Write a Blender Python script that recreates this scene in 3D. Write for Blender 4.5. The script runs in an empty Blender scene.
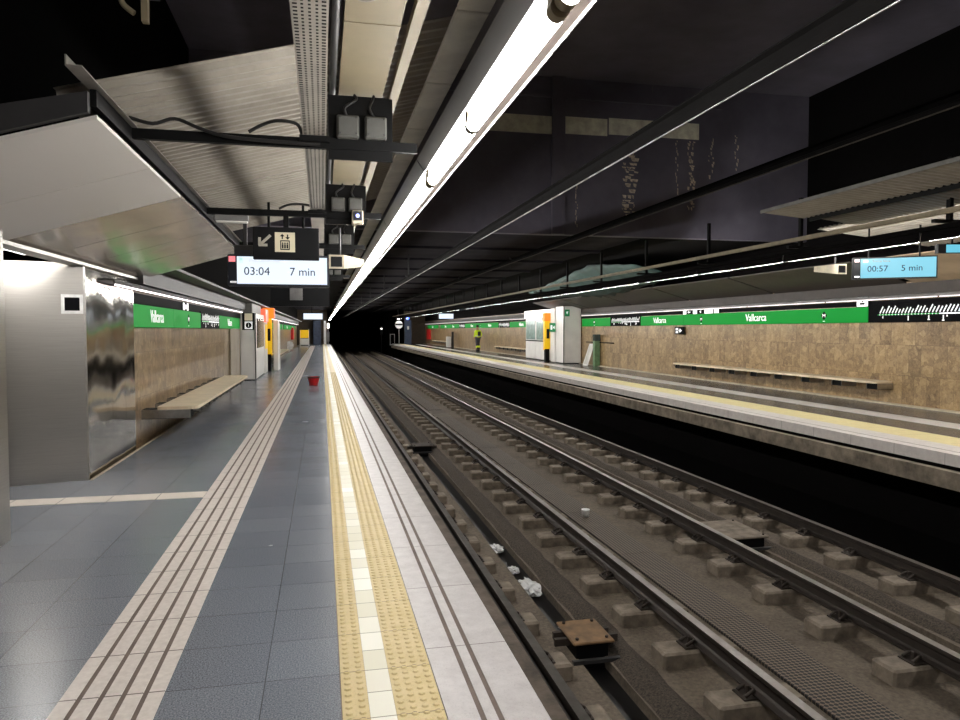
import bpy, bmesh, math, random
from mathutils import Vector, Matrix
random.seed(7)
sc = bpy.context.scene
col = sc.collection
PI = math.pi

# ------------------------------------------------------------------ materials
def lin(c):
    return tuple((v/255/12.92 if v/255 <= .04045 else ((v/255+.055)/1.055)**2.4) for v in c) + (1,)

class NT:
    def __init__(s, name):
        s.m = bpy.data.materials.new(name); s.m.use_nodes = True
        s.t = s.m.node_tree; s.b = s.t.nodes['Principled BSDF']
    def n(s, typ, **kw):
        x = s.t.nodes.new(typ)
        for k, v in kw.items():
            if k in x.inputs.keys(): x.inputs[k].default_value = v
            else: setattr(x, k, v)
        return x
    def l(s, a, b): s.t.links.new(a, b)
    def coord(s, which='Object', scale=(1,1,1), loc=(0,0,0)):
        tc = s.n('ShaderNodeTexCoord'); mp = s.n('ShaderNodeMapping')
        mp.inputs['Scale'].default_value = scale; mp.inputs['Location'].default_value = loc
        s.l(tc.outputs[which], mp.inputs['Vector']); return mp.outputs['Vector']
    def noise(s, v, scale, detail=4, rough=.6, dist=0):
        x = s.n('ShaderNodeTexNoise'); x.inputs['Scale'].default_value = scale
        x.inputs['Detail'].default_value = detail; x.inputs['Roughness'].default_value = rough
        x.inputs['Distortion'].default_value = dist
        s.l(v, x.inputs['Vector']); return x.outputs['Fac']
    def ramp(s, fac, stops):
        x = s.n('ShaderNodeValToRGB'); e = x.color_ramp.elements
        while len(e) < len(stops): e.new(.5)
        for i, (p, c) in enumerate(stops):
            e[i].position = p; e[i].color = c if len(c) == 4 else lin(c)
        s.l(fac, x.inputs['Fac']); return x.outputs['Color']
    def mix(s, fac, a, b, mode='MIX'):
        x = s.n('ShaderNodeMix'); x.data_type = 'RGBA'; x.blend_type = mode
        for sock, val in ((x.inputs[0], fac), (x.inputs[6], a), (x.inputs[7], b)):
            if isinstance(val, (int, float)): sock.default_value = val
            elif isinstance(val, tuple): sock.default_value = val if len(val) == 4 else lin(val)
            else: s.l(val, sock)
        return x.outputs[2]
    def bump(s, h, strength=.3, dist=.01):
        x = s.n('ShaderNodeBump'); x.inputs['Strength'].default_value = strength
        x.inputs['Distance'].default_value = dist
        s.l(h, x.inputs['Height']); s.l(x.outputs['Normal'], s.b.inputs['Normal']); return x
    def brick(s, v, w, h, mortar=.003, offset=0., smooth=0.):
        x = s.n('ShaderNodeTexBrick'); x.offset = offset
        x.inputs['Scale'].default_value = 1; x.inputs['Brick Width'].default_value = w
        x.inputs['Row Height'].default_value = h; x.inputs['Mortar Size'].default_value = mortar
        x.inputs['Mortar Smooth'].default_value = smooth
        x.inputs['Color1'].default_value = (0,0,0,1); x.inputs['Color2'].default_value = (1,1,1,1)
        s.l(v, x.inputs['Vector']); return x

def plain(name, rgb, rough=.5, metal=0., var=.12, scale=6., spec=.5, bump=0.):
    t = NT(name); v = t.coord()
    f = t.noise(v, scale, 5)
    a = tuple(max(0, c*(1-var)) for c in rgb); b = tuple(min(255, c*(1+var)) for c in rgb)
    t.l(t.ramp(f, [(.3, a), (.7, b)]), t.b.inputs['Base Color'])
    t.b.inputs['Roughness'].default_value = rough; t.b.inputs['Metallic'].default_value = metal
    t.b.inputs['Specular IOR Level'].default_value = spec
    if bump: t.bump(t.noise(v, scale*6, 6), bump, .01)
    return t.m

def emit(name, rgb, strength, base=(230,230,230), rough=.4, spec=.5):
    t = NT(name); t.b.inputs['Base Color'].default_value = lin(base)
    t.b.inputs['Emission Color'].default_value = lin(rgb); t.b.inputs['Emission Strength'].default_value = strength
    t.b.inputs['Roughness'].default_value = rough; t.b.inputs['Specular IOR Level'].default_value = spec
    return t.m

M = {}
# platform floor: dark blue-grey speckled polished tiles, 40 cm grid
def floor_mat(name, a, b, rough):
    t = NT(name); v = t.coord(loc=(.65, -.368, 0))
    br = t.brick(v, .4, .396, .0022)
    v0 = t.coord()
    sp = t.noise(v0, 150, 2, .6)
    tone = t.mix(.13, t.ramp(sp, [(.35, a), (.68, b)]), t.ramp(br.outputs['Color'], [(0, a), (1, b)]))
    t.l(t.mix(br.outputs['Fac'], tone, (66,68,72)), t.b.inputs['Base Color'])
    dirt = t.noise(v0, 1.3, 4)
    r = t.n('ShaderNodeMapRange'); r.inputs['To Min'].default_value = rough-.05; r.inputs['To Max'].default_value = rough+.10
    t.l(dirt, r.inputs['Value']); t.l(r.outputs[0], t.b.inputs['Roughness'])
    t.bump(br.outputs['Fac'], -.25, .002)
    return t.m
M['floor'] = floor_mat('dark_floor_tile', (68,74,84), (140,145,154), .22)
M['floor_r'] = floor_mat('dark_floor_tile_far', (70,69,70), (100,97,95), .22)
def tactile():
    t = NT('ribbed_cream_tile'); v = t.coord(loc=(0, -.368, 0))
    br = t.brick(v, 50, .396, .004)
    n = t.noise(t.coord(), 30, 4)
    c = t.ramp(n, [(.3, (196,187,180)), (.7, (216,208,201))])
    t.l(t.mix(br.outputs['Fac'], c, (82,68,60)), t.b.inputs['Base Color'])
    t.b.inputs['Roughness'].default_value = .38
    return t.m
M['tactile'] = tactile()
M['groove'] = plain('brown_groove', (98,84,76), .7)
def stone(name, a, b, joint, length, off, rough=.42):
    t = NT(name); v = t.coord(loc=(25, off, 0))
    br = t.brick(v, 50, length, .003)
    n = t.noise(t.coord(), 9, 6, .7)
    c = t.ramp(n, [(.3, a), (.7, b)])
    sp = t.ramp(t.noise(t.coord(), 150, 3), [(.30, (150,150,150)), (.42, (255,255,255))])
    c = t.mix(.35, c, sp, 'MULTIPLY')
    t.l(t.mix(br.outputs['Fac'], c, joint), t.b.inputs['Base Color'])
    t.b.inputs['Roughness'].default_value = rough
    return t.m
M['edge'] = stone('pale_edge_stone', (176,171,171), (198,194,193), (104,97,94), .80, -.10)
M['yellow'] = stone('blister_yellow', (192,171,116), (208,188,138), (120,104,66), .396, -.37, .5)
def white_tile():
    t = NT('pale_guide_tile'); v = t.coord(loc=(0, -.37, 0))
    br = t.brick(v, 50, .198, .003)
    c = t.ramp(br.outputs['Color'], [(0, (232,230,218)), (.5, (208,204,180)), (1, (224,220,205))])
    t.l(t.mix(br.outputs['Fac'], c, (130,125,100)), t.b.inputs['Base Color'])
    t.b.inputs['Roughness'].default_value = .45
    return t.m
M['edge_r_bright'] = stone('edge_stone_right_brightened', (206,199,196), (228,222,218), (130,124,120), .80, -.10)  # lighter copy of the edge stone, makes up for weaker light here
M['yellow_r_bright'] = stone('warning_yellow_brightened', (222,206,150), (236,222,172), (150,130,90), .396, -.37, .5)  # lighter copy of the yellow, offsets the dimmer right platform
M['white_tile'] = white_tile()
def band_tile():
    t = NT('cream_cross_tile'); v = t.coord(loc=(.25, 0, 0))
    br = t.brick(v, .4, 50, .004)
    t.l(t.mix(br.outputs['Fac'], (216,206,196), (96,84,76)), t.b.inputs['Base Color'])
    t.b.inputs['Roughness'].default_value = .35
    return t.m
M['band'] = band_tile()
M['trim'] = plain('cream_kerb', (186,174,152), .45)
# brown marble slabs
def marble(name, dark, mid, light, rough, wave):
    t = NT(name); v = t.coord()
    vv = t.n('ShaderNodeVectorMath'); vv.operation = 'ADD'
    # swap so that brick tiles lie in the wall plane (y,z)
    sep = t.n('ShaderNodeSeparateXYZ'); cmb = t.n('ShaderNodeCombineXYZ')
    t.l(v, sep.inputs[0]); t.l(sep.outputs['Y'], cmb.inputs['X']); t.l(sep.outputs['Z'], cmb.inputs['Y'])
    br = t.brick(cmb.outputs[0], .3, .6, .0015, .5)
    # every slab is cut from another place
    sc_ = t.n('ShaderNodeVectorMath'); sc_.operation = 'SCALE'; sc_.inputs['Scale'].default_value = 37.
    t.l(br.outputs['Color'], sc_.inputs[0]); t.l(sc_.outputs[0], vv.inputs[0]); t.l(v, vv.inputs[1])
    n1 = t.noise(vv.outputs[0], 3.2, 8, .68, 1.2)
    vo = t.n('ShaderNodeTexVoronoi'); vo.inputs['Scale'].default_value = 9; vo.inputs['Randomness'].default_value = 1
    t.l(vv.outputs[0], vo.inputs['Vector'])
    vs = t.n('ShaderNodeSeparateColor'); t.l(vo.outputs['Color'], vs.inputs[0])
    n2 = t.noise(vv.outputs[0], 24, 5, .7, .8)
    c = t.ramp(n1, [(.28, dark), (.5, mid), (.74, light)])
    c = t.mix(.55, c, t.ramp(vs.outputs[0], [(0, dark), (.6, mid), (1, light)]))
    c = t.mix(.40, c, t.ramp(n2, [(.35, dark), (.70, light)]))
    c = t.mix(.22, c, t.ramp(br.outputs['Color'], [(0, dark), (1, light)]))
    t.l(t.mix(br.outputs['Fac'], c, tuple(x*.55 for x in dark)), t.b.inputs['Base Color'])
    t.b.inputs['Roughness'].default_value = rough
    w = t.n('ShaderNodeMath'); w.operation = 'ADD'
    t.l(t.noise(t.coord(scale=(1,1,.6)), 2.2, 1, .3), w.inputs[0])
    m2 = t.n('ShaderNodeMath'); m2.operation = 'MULTIPLY'; m2.inputs[1].default_value = .06
    t.l(br.outputs['Color'], m2.inputs[0]); t.l(m2.outputs[0], w.inputs[1])
    t.bump(w.outputs[0], wave, .02)
    t.b.inputs['Coat Weight'].default_value = .35; t.b.inputs['Coat Roughness'].default_value = .06
    return t.m
M['marble_l'] = marble('polished_brown_marble', (70,54,38), (134,108,78), (206,178,138), .30, .3)
M['marble_r'] = marble('brown_marble', (78,58,37), (138,109,72), (208,178,130), .38, .2)
M['panel_stone'] = plain('beige_wall_slab', (158,146,130), .25, 0, .06, 2)
# steels
def steel(name, rgb, rough, wave, wscale, brushed=0.):
    t = NT(name); t.b.inputs['Metallic'].default_value = 1
    v = t.coord()
    if brushed:
        vb = t.coord(scale=(1, 1, 90)); n = t.noise(vb, 3, 3)
        t.l(t.ramp(n, [(.3, tuple(c*.93 for c in rgb)), (.7, rgb)]), t.b.inputs['Base Color'])
    else: t.b.inputs['Base Color'].default_value = lin(rgb)
    t.b.inputs['Roughness'].default_value = rough
    if wave: t.bump(t.noise(v, wscale, 1.5, .35), wave, .05)
    return t.m
M['steel_brushed'] = steel('brushed_steel', (178,174,168), .30, 0, 1, 1)
M['steel_wavy'] = steel('polished_steel_cladding', (180,174,166), .10, .38, 1.6)
M['steel_soffit'] = steel('rippled_steel_soffit', (226,216,206), .18, .26, 1.7)
M['steel_soffit_matt'] = steel('matt_steel_soffit', (226,220,214), .42, .15, 1.2)
M['steel_soffit_matt'].node_tree.nodes['Principled BSDF'].inputs['Metallic'].default_value = .25
M['steel_soffit'].node_tree.nodes['Principled BSDF'].inputs['Metallic'].default_value = .7
M['steel'] = plain('bright_steel', (176,174,170), .3, 1)
M['black_metal'] = plain('black_painted_metal', (9,9,10), .6, spec=.15)
M['dark_metal'] = plain('dark_grey_metal', (44,43,44), .5)
M['grey_metal'] = plain('grey_painted_metal', (126,124,124), .42)
M['zinc'] = plain('zinc_angle', (150,145,138), .45, .5)
M['box_grey'] = plain('grey_junction_box', (70,70,67), .55)
M['duct'] = plain('cream_duct', (114,104,84), .5, 0, .05, 3)
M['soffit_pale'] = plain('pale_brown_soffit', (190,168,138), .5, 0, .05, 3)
M['cream_rail'] = plain('cream_rail_paint', (136,124,100), .5)
M['cover'] = plain('grey_cover_sheet', (205,202,194), .5, 0, .08, 4)
M['tray_m'] = plain('pale_cable_tray', (186,180,170), .40, .2, .05)
M['hole'] = plain('tray_hole_dark', (16,15,15), .8)
M['hose'] = plain('brown_grey_hose', (92,84,80), .5)
M['soot'] = plain('sooty_rail_body', (18,17,17), .9, spec=.05)
M['soffit_shaded'] = plain('shaded_brown_soffit', (54, 47, 42), .6)  # darker colour stands for shade on far soffit and wall top
M['ledge'] = plain('brown_ledge_concrete', (82,73,65), .85, 0, .25, 5, .3, .3)
M['cable'] = plain('black_cable', (20,19,19), .5)
def corrug():
    t = NT('corrugated_sheet'); v = t.coord()
    n = t.noise(t.coord(scale=(1, 1, 1)), 5, 6, .65)
    t.l(t.ramp(n, [(.3, (142,136,126)), (.7, (164,158,148))]), t.b.inputs['Base Color'])
    t.b.inputs['Roughness'].default_value = .42; t.b.inputs['Metallic'].default_value = .0
    return t.m
M['corrug'] = corrug()
M['lamp_tube'] = emit('lamp_tube_glow', (255,252,247), 76)
M['lamp_rail'] = plain('lamp_carrier_grey', (64,63,63), .38, 0, .06, 3)
M['lamp_lip'] = plain('lamp_lip_brown_grey', (84,75,70), .5, .0)
M['lamp_cap'] = plain('lamp_end_cap', (150,136,112), .4)
M['white_edge'] = plain('white_edge_bead', (225,222,218), .35)
M['cove'] = emit('cove_tube_glow', (255,244,246), 3.2)
M['cove_r'] = emit('cove_tube_glow_dim', (255,240,240), 1.2)
M['passage_lamp'] = emit('passage_lamp_glow', (255,252,248), 32)
# black tunnel paint, stains, concrete
def dark_wall():
    t = NT('soot_black_wall'); v = t.coord()
    c = t.ramp(t.noise(v, 1.2, 6), [(.3, (84,81,92)), (.75, (108,104,117))])
    vs = t.coord(scale=(2.2, 1, .16)); f = t.noise(vs, 2.4, 6, .75)
    streak = t.ramp(f, [(.66, (0,0,0)), (.76, (200,200,200))])
    t.l(t.mix(streak, c, (150,142,128)), t.b.inputs['Base Color'])
    t.b.inputs['Roughness'].default_value = .55
    return t.m
M['dark_wall'] = dark_wall()
M['dark_ceiling'] = plain('black_ceiling_paint', (40,38,43), .9, 0, .2, 1.5, spec=.1)
M['void'] = plain('unlit_void_black', (14,13,13), .95, spec=.03)  # near black, puts the shade of voids and unlit surfaces into colour
M['pale_band'] = plain('bare_concrete_band', (236,228,208), .7, 0, .12, 5)
M['lime'] = plain('lime_stain', (196,184,164), .8, 0, .25, 14)
M['concrete'] = plain('grimy_concrete', (96,89,80), .8, 0, .22, 3, .3, .3)
M['beam_conc'] = plain('platform_beam_concrete', (124,114,101), .8, 0, .25, 5, .3, .3)
def track():
    t = NT('track_slab_concrete'); v = t.coord()
    n1 = t.noise(v, 1.6, 8, .7, .4); n2 = t.noise(v, 28, 5, .7); n3 = t.noise(t.coord(scale=(1,.35,1)), 5, 5, .7)
    c = t.ramp(n1, [(.25, (57,51,45)), (.5, (90,80,70)), (.78, (118,107,93))])
    c = t.mix(.35, c, t.ramp(n2, [(.3, (66,59,53)), (.7, (146,134,118))]))
    c = t.mix(t.ramp(n3, [(.58, (0,0,0)), (.72, (150,150,150))]), c, (60,53,47))
    t.l(c, t.b.inputs['Base Color']); t.b.inputs['Roughness'].default_value = .85
    t.b.inputs['Specular IOR Level'].default_value = .25
    t.bump(n2, .4, .012)
    return t.m
M['track'] = track()
M['gravel'] = plain('dark_grit', (68,61,54), .9, 0, .4, 60, .25, .8)
M['block'] = plain('sleeper_concrete', (116,106,94), .8, 0, .22, 8, .3, .3)
M['rail'] = plain('rusty_rail', (50,43,38), .6, .3, .15, 9)
M['rail_top'] = plain('worn_rail_head', (140,134,128), .36, 1, .08, 9)
M['clip'] = plain('rail_clip_iron', (58,50,44), .7, .3)
M['rust_plate'] = plain('rusty_cover_plate', (120,94,66), .6, .2, .2, 7)
M['channel'] = plain('drain_bed_black', (16,15,15), .35)  # near-black bed of both drain channels
def grating():
    t = NT('perforated_grating'); v = t.coord(scale=(24.4, 24.4, 1))
    vo = t.n('ShaderNodeTexVoronoi'); vo.inputs['Scale'].default_value = 1; vo.inputs['Randomness'].default_value = 0
    t.l(v, vo.inputs['Vector'])
    c = t.ramp(vo.outputs['Distance'], [(.40, (12,10,9)), (.45, (112,97,82))])
    d = t.ramp(t.noise(t.coord(), 1.1, 5), [(.55, (0,0,0)), (.75, (140,140,140))])
    t.l(t.mix(d, c, (136,124,110)), t.b.inputs['Base Color'])
    t.b.inputs['Roughness'].default_value = .65
    return t.m
M['grating'] = grating()
# signs
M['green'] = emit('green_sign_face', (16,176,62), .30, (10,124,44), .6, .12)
M['map_black'] = plain('black_map_face', (13,13,15), .7, spec=.05)
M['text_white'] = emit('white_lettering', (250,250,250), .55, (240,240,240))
M['text_green'] = emit('green_line_mark', (40,180,80), .4, (40,170,70))
M['text_grey'] = plain('pale_grey_mark', (176,172,160), .5)
M['screen'] = emit('lit_screen', (232,243,255), 1.15, (24,24,28))
M['screen_cyan'] = emit('lit_cyan_screen', (118,222,248), .80, (24,24,28))
M['screen_text'] = plain('navy_digits', (16,30,66), .6, spec=.1)
M['screen_faint'] = emit('faint_screen_text', (190,205,220), .7)
M['screen_green'] = emit('screen_green_mark', (60,190,140), 1.0)
M['screen_red'] = emit('screen_red_mark', (240,50,80), .9)
M['black_gloss'] = plain('black_sign_face', (14,15,18), .4, spec=.2)
M['navy_frame'] = plain('dark_blue_frame', (22,26,38), .35)
M['pale_sign'] = emit('pale_pictogram_face', (196,186,158), .35, (200,190,165))
M['bench'] = plain('pale_bench_top', (226,208,180), .35, 0, .05, 4)
M['white_cab'] = plain('white_cabinet', (228,226,222), .4, 0, .03, 2)
M['grey_cab'] = plain('grey_cabinet_cap', (110,108,104), .5)
M['glass_dark'] = plain('smoked_cabinet_glass', (60,72,72), .12)
M['glass_green'] = plain('pale_green_glass', (150,172,166), .15)
M['yellow_post'] = emit('yellow_help_point', (250,200,20), .32, (240,190,20))
M['orange_lit'] = emit('orange_lit_header', (255,140,40), .9, (214,104,24))
M['red_lit'] = emit('red_lit_header', (255,110,80), 1.0, (214,80,60))
M['white_lit'] = emit('white_lit_header', (255,246,240), 1.5)
M['red'] = plain('red_plastic', (206,24,28), .35)
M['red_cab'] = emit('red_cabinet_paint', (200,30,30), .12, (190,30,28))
M['exit_green'] = emit('green_exit_face', (20,120,70), .5, (20,110,64))
M['pillar_green'] = plain('green_grey_post', (106,138,100), .45)
M['tarp'] = plain('dark_green_netting', (14,40,35), .75, 0, .25, 3)
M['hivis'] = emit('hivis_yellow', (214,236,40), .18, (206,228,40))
M['trouser'] = plain('grey_work_trousers', (62,64,78), .8)
M['skin'] = plain('skin', (176,128,104), .55)
M['dark_cloth'] = plain('dark_cloth', (28,26,26), .8)
M['reflective'] = plain('reflective_tape', (196,200,200), .3)
M['white_plastic'] = plain('white_plastic', (226,226,224), .4)
M['crumple'] = plain('crumpled_film', (196,196,196), .3)
M['blue_lit'] = emit('blue_lamp_glow', (40,90,255), 3)
M['small_lit'] = emit('small_white_lamp', (255,250,240), 4)
M['blue_grey'] = plain('blue_grey_column', (62,74,98), .4)
M['brown_wall'] = plain('brown_end_wall', (84,70,54), .5)
M['cream_speaker'] = plain('cream_speaker_shell', (196,186,164), .45)
M['teal_mark'] = plain('colour_tile_teal', (70,150,160), .5)

# ------------------------------------------------------------------ mesh helpers
class MB:
    def __init__(s): s.v = []; s.f = []; s.mi = []; s.sm = []
    def add(s, vs, fs, mi=0, smooth=False):
        o = len(s.v); s.v += [tuple(p) for p in vs]
        for f in fs: s.f.append(tuple(i+o for i in f)); s.mi.append(mi); s.sm.append(smooth)
        return s
    def box(s, a, b, mi=0):
        (x0,y0,z0),(x1,y1,z1) = a, b
        x0,x1 = sorted((x0,x1)); y0,y1 = sorted((y0,y1)); z0,z1 = sorted((z0,z1))
        return s.add([(x0,y0,z0),(x1,y0,z0),(x1,y1,z0),(x0,y1,z0),(x0,y0,z1),(x1,y0,z1),(x1,y1,z1),(x0,y1,z1)],
            [(0,3,2,1),(4,5,6,7),(0,1,5,4),(1,2,6,5),(2,3,7,6),(3,0,4,7)], mi)
    def bbox(s, a, b, c=.006, mi=0):
        # box with chamfered edges
        bm = bmesh.new(); bmesh.ops.create_cube(bm, size=1)
        d = [abs(b[i]-a[i]) for i in range(3)]
        for v in bm.verts: v.co = Vector([ (a[i]+b[i])/2 + v.co[i]*d[i] for i in range(3)])
        bmesh.ops.bevel(bm, geom=bm.edges[:], offset=min(c, min(d)*.4), segments=1, affect='EDGES')
        bm.verts.index_update()
        s.add([v.co[:] for v in bm.verts], [[v.index for v in f.verts] for f in bm.faces], mi); bm.free(); return s
    def quad(s, a, b, c, d, mi=0): return s.add([a,b,c,d], [(0,1,2,3)], mi)
    def ext(s, prof, y0, y1, mi=0, mis=None, axis='y', caps=True):
        # closed profile extruded along an axis; prof gives (x,z) for y, (y,z) for x, (x,y) for z
        n = len(prof)
        def P(p, t): return {'y': (p[0], t, p[1]), 'x': (t, p[0], p[1]), 'z': (p[0], p[1], t)}[axis]
        vs = [P(p, y0) for p in prof] + [P(p, y1) for p in prof]; o = len(s.v); s.v += vs
        for i in range(n):
            j = (i+1) % n
            s.f.append((o+i, o+j, o+n+j, o+n+i)); s.mi.append(mis[i] if mis else mi); s.sm.append(False)
        if caps:
            s.f.append(tuple(o+i for i in range(n))[::-1]); s.mi.append(mi); s.sm.append(False)
            s.f.append(tuple(o+n+i for i in range(n))); s.mi.append(mi); s.sm.append(False)
        return s
    def cyl(s, p0, p1, r0, r1=None, n=16, mi=0, caps=True):
        r1 = r0 if r1 is None else r1
        p0, p1 = Vector(p0), Vector(p1); d = (p1-p0).normalized()
        u = d.orthogonal().normalized(); w = d.cross(u)
        vs = []
        for p, r in ((p0,r0),(p1,r1)):
            for k in range(n):
                a = 2*PI*k/n; vs.append(p + u*math.cos(a)*r + w*math.sin(a)*r)
        s.add(vs, [(k, (k+1)%n, n+(k+1)%n, n+k) for k in range(n)], mi, True)
        if caps: s.add(vs[:n], [tuple(range(n))[::-1]], mi); s.add(vs[n:], [tuple(range(n))], mi)
        return s
    def tube(s, pts, r, n=8, mi=0):
        pts = [Vector(p) for p in pts]; rings = []; u = None
        for i, p in enumerate(pts):
            d = (pts[min(i+1, len(pts)-1)] - pts[max(i-1, 0)]).normalized()
            u = d.orthogonal().normalized() if u is None else (u - d*u.dot(d)).normalized()
            w = d.cross(u)
            rings.append([p + u*math.cos(2*PI*k/n)*r + w*math.sin(2*PI*k/n)*r for k in range(n)])
        vs = [v for R in rings for v in R]
        fs = [(i*n+k, i*n+(k+1)%n, (i+1)*n+(k+1)%n, (i+1)*n+k) for i in range(len(pts)-1) for k in range(n)]
        s.add(vs, fs, mi, True)
        s.add(rings[0], [tuple(range(n))[::-1]], mi); s.add(rings[-1], [tuple(range(n))], mi)
        return s
    def lathe(s, prof, c, n=24, mi=0):
        vs = []; 
        for r, z in prof:
            for k in range(n): a = 2*PI*k/n; vs.append((c[0]+r*math.cos(a), c[1]+r*math.sin(a), c[2]+z))
        fs = [(i*n+k, i*n+(k+1)%n, (i+1)*n+(k+1)%n, (i+1)*n+k) for i in range(len(prof)-1) for k in range(n)]
        return s.add(vs, fs, mi, True)
    def sphere(s, c, r, mi=0, n=16, sq=(1,1,1)):
        prof = [(max(1e-4, r*math.sin(PI*i/10)), -r*math.cos(PI*i/10)) for i in range(11)]
        vs = []
        for rr, z in prof:
            for k in range(n): a = 2*PI*k/n; vs.append((c[0]+rr*math.cos(a)*sq[0], c[1]+rr*math.sin(a)*sq[1], c[2]+z*sq[2]))
        return s.add(vs, [(i*n+k, i*n+(k+1)%n, (i+1)*n+(k+1)%n, (i+1)*n+k) for i in range(10) for k in range(n)], mi, True)

def smooth_pts(pts, k=5):
    P = [Vector(p) for p in pts]; out = []
    for i in range(len(P)-1):
        a, b, c, d = P[max(i-1,0)], P[i], P[i+1], P[min(i+2, len(P)-1)]
        for j in range(k):
            t = j/k
            out.append(.5*((2*b)+(c-a)*t+(2*a-5*b+4*c-d)*t*t+(3*b-a-3*c+d)*t**3))
    return out + [P[-1]]

def tag(o, label=None, cat=None, group=None, kind=None):
    if label: o['label'] = label
    if cat: o['category'] = cat
    if group: o['group'] = group
    if kind: o['kind'] = kind
    return o

def build(name, mb, mats, parent=None, origin=None):
    if not isinstance(mats, (list, tuple)): mats = [mats]
    if parent is not None: org = Vector(parent['_o'])
    elif origin == 'world': org = Vector((0,0,0))
    elif origin is not None: org = Vector(origin)
    else:
        xs, ys, zs = zip(*mb.v); org = Vector(((min(xs)+max(xs))/2, (min(ys)+max(ys))/2, min(zs)))
    me = bpy.data.meshes.new(name)
    me.from_pydata([tuple(Vector(p)-org) for p in mb.v], [], mb.f)
    for m in mats: me.materials.append(M[m] if isinstance(m, str) else m)
    me.polygons.foreach_set('material_index', mb.mi); me.polygons.foreach_set('use_smooth', mb.sm)
    me.update()
    bm = bmesh.new(); bm.from_mesh(me); bmesh.ops.recalc_face_normals(bm, faces=bm.faces[:]); bm.to_mesh(me); bm.free()
    o = bpy.data.objects.new(name, me); col.objects.link(o)
    if parent is not None:
        o.parent = parent; o.location = org - Vector(parent['_o']); o['_o'] = tuple(org)
    else:
        o.location = org; o['_o'] = tuple(org)
    return o

def thing(name, loc, label, cat, group=None):
    o = bpy.data.objects.new(name, None); o.empty_display_size = .1; col.objects.link(o)
    o.location = loc; o['_o'] = tuple(loc)
    return tag(o, label, cat, group)

def single(name, mb, mats, label, cat, group=None, origin=None):
    return tag(build(name, mb, mats, None, origin), label, cat, group)

def struct(name, mb, mats, label=None, cat=None):
    return tag(build(name, mb, mats, None, 'world'), label, cat, None, 'structure')

def kids(o): return [c for c in bpy.data.objects if c.parent == o]
def dup(root, delta, label=None, group=None, tree=None):
    # a copy of a thing with copies of its parts and sub-parts
    r = root.copy(); col.objects.link(r); r.location = Vector(root.location) + Vector(delta)
    if label: r['label'] = label
    if group: r['group'] = group
    for ch, subs in (tree if tree is not None else [(c, kids(c)) for c in kids(root)]):
        c = ch.copy(); col.objects.link(c); c.parent = r
        for g in subs:
            d = g.copy(); col.objects.link(d); d.parent = c
    return r
def tree_of(root): return [(c, kids(c)) for c in kids(root)]

def text_mb(txt, size, origin, right, up, out=.004, xs=1., align='CENTER', depth=.002, bold=0.):
    """lettering as a mesh: origin is the point on the sign, right/up its axes"""
    cu = bpy.data.curves.new('t', 'FONT'); cu.body = txt; cu.size = size; cu.align_x = align; cu.align_y = 'CENTER'
    cu.extrude = depth; cu.offset = size*bold; cu.resolution_u = 3
    ob = bpy.data.objects.new('t', cu); col.objects.link(ob)
    dg = bpy.context.evaluated_depsgraph_get(); me = bpy.data.meshes.new_from_object(ob.evaluated_get(dg))
    R, U = Vector(right).normalized(), Vector(up).normalized(); N = R.cross(U); O = Vector(origin)
    mb = MB()
    mb.add([O + R*v.co.x*xs + U*v.co.y + N*(v.co.z+out) for v in me.vertices], [tuple(p.vertices) for p in me.polygons])
    bpy.data.objects.remove(ob); bpy.data.meshes.remove(me); bpy.data.curves.remove(cu)
    return mb

class Face:
    """flat drawing on a sign face: 2D shapes given in (a, b) metres along right/up"""
    def __init__(s, origin, right, up): s.o = Vector(origin); s.r = Vector(right).normalized(); s.u = Vector(up).normalized(); s.n = s.r.cross(s.u)
    def p(s, a, b, d=0): return s.o + s.r*a + s.u*b + s.n*d
    def slab(s, mb, poly, d0, d1, mi=0):
        n = len(poly); vs = [s.p(a,b,d0) for a,b in poly] + [s.p(a,b,d1) for a,b in poly]
        return mb.add(vs, [tuple(range(n))[::-1], tuple(range(n,2*n))] + [(i,(i+1)%n,n+(i+1)%n,n+i) for i in range(n)], mi)
    def rect(s, mb, a0, b0, a1, b1, d0=.002, d1=.005, mi=0): return s.slab(mb, [(a0,b0),(a1,b0),(a1,b1),(a0,b1)], d0, d1, mi)
    def bar(s, mb, p, q, w, d0=.002, d1=.005, mi=0):
        dx, dy = q[0]-p[0], q[1]-p[1]; L = math.hypot(dx,dy); nx, ny = -dy/L*w/2, dx/L*w/2
        return s.slab(mb, [(p[0]-nx,p[1]-ny),(q[0]-nx,q[1]-ny),(q[0]+nx,q[1]+ny),(p[0]+nx,p[1]+ny)], d0, d1, mi)
    def disc(s, mb, a, b, r, d0=.002, d1=.005, mi=0, n=20): return s.slab(mb, [(a+r*math.cos(2*PI*k/n), b+r*math.sin(2*PI*k/n)) for k in range(n)], d0, d1, mi)

# ------------------------------------------------------------------ the shell
XL, XR = -2.38, 11.25            # side walls
XE, XF = .85, 7.40               # platform edges
ZT = -1.22                       # track slab
Y0, YE = -4.5, 78.               # from behind the camera to the far platform ends

mb = MB().box((-2.25, Y0, -.14), (.06, YE, 0)); struct('floor', mb, 'floor')
mb = MB().box((-6.5, 2.0, -.14), (-2.38, 9.5, 0)); mb.box((-2.38, 5.72, -.14), (-2.25, 7.80, 0)); struct('floor_passage', mb, 'floor')
mb = MB().box((.06, Y0, -.14), (.455, YE, -.001)); struct('floor_underlay', mb, 'groove')
mb = MB().box((8.62, Y0, -.14), (11.13, YE, 0)); struct('floor_right', mb, 'floor_r')
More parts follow.
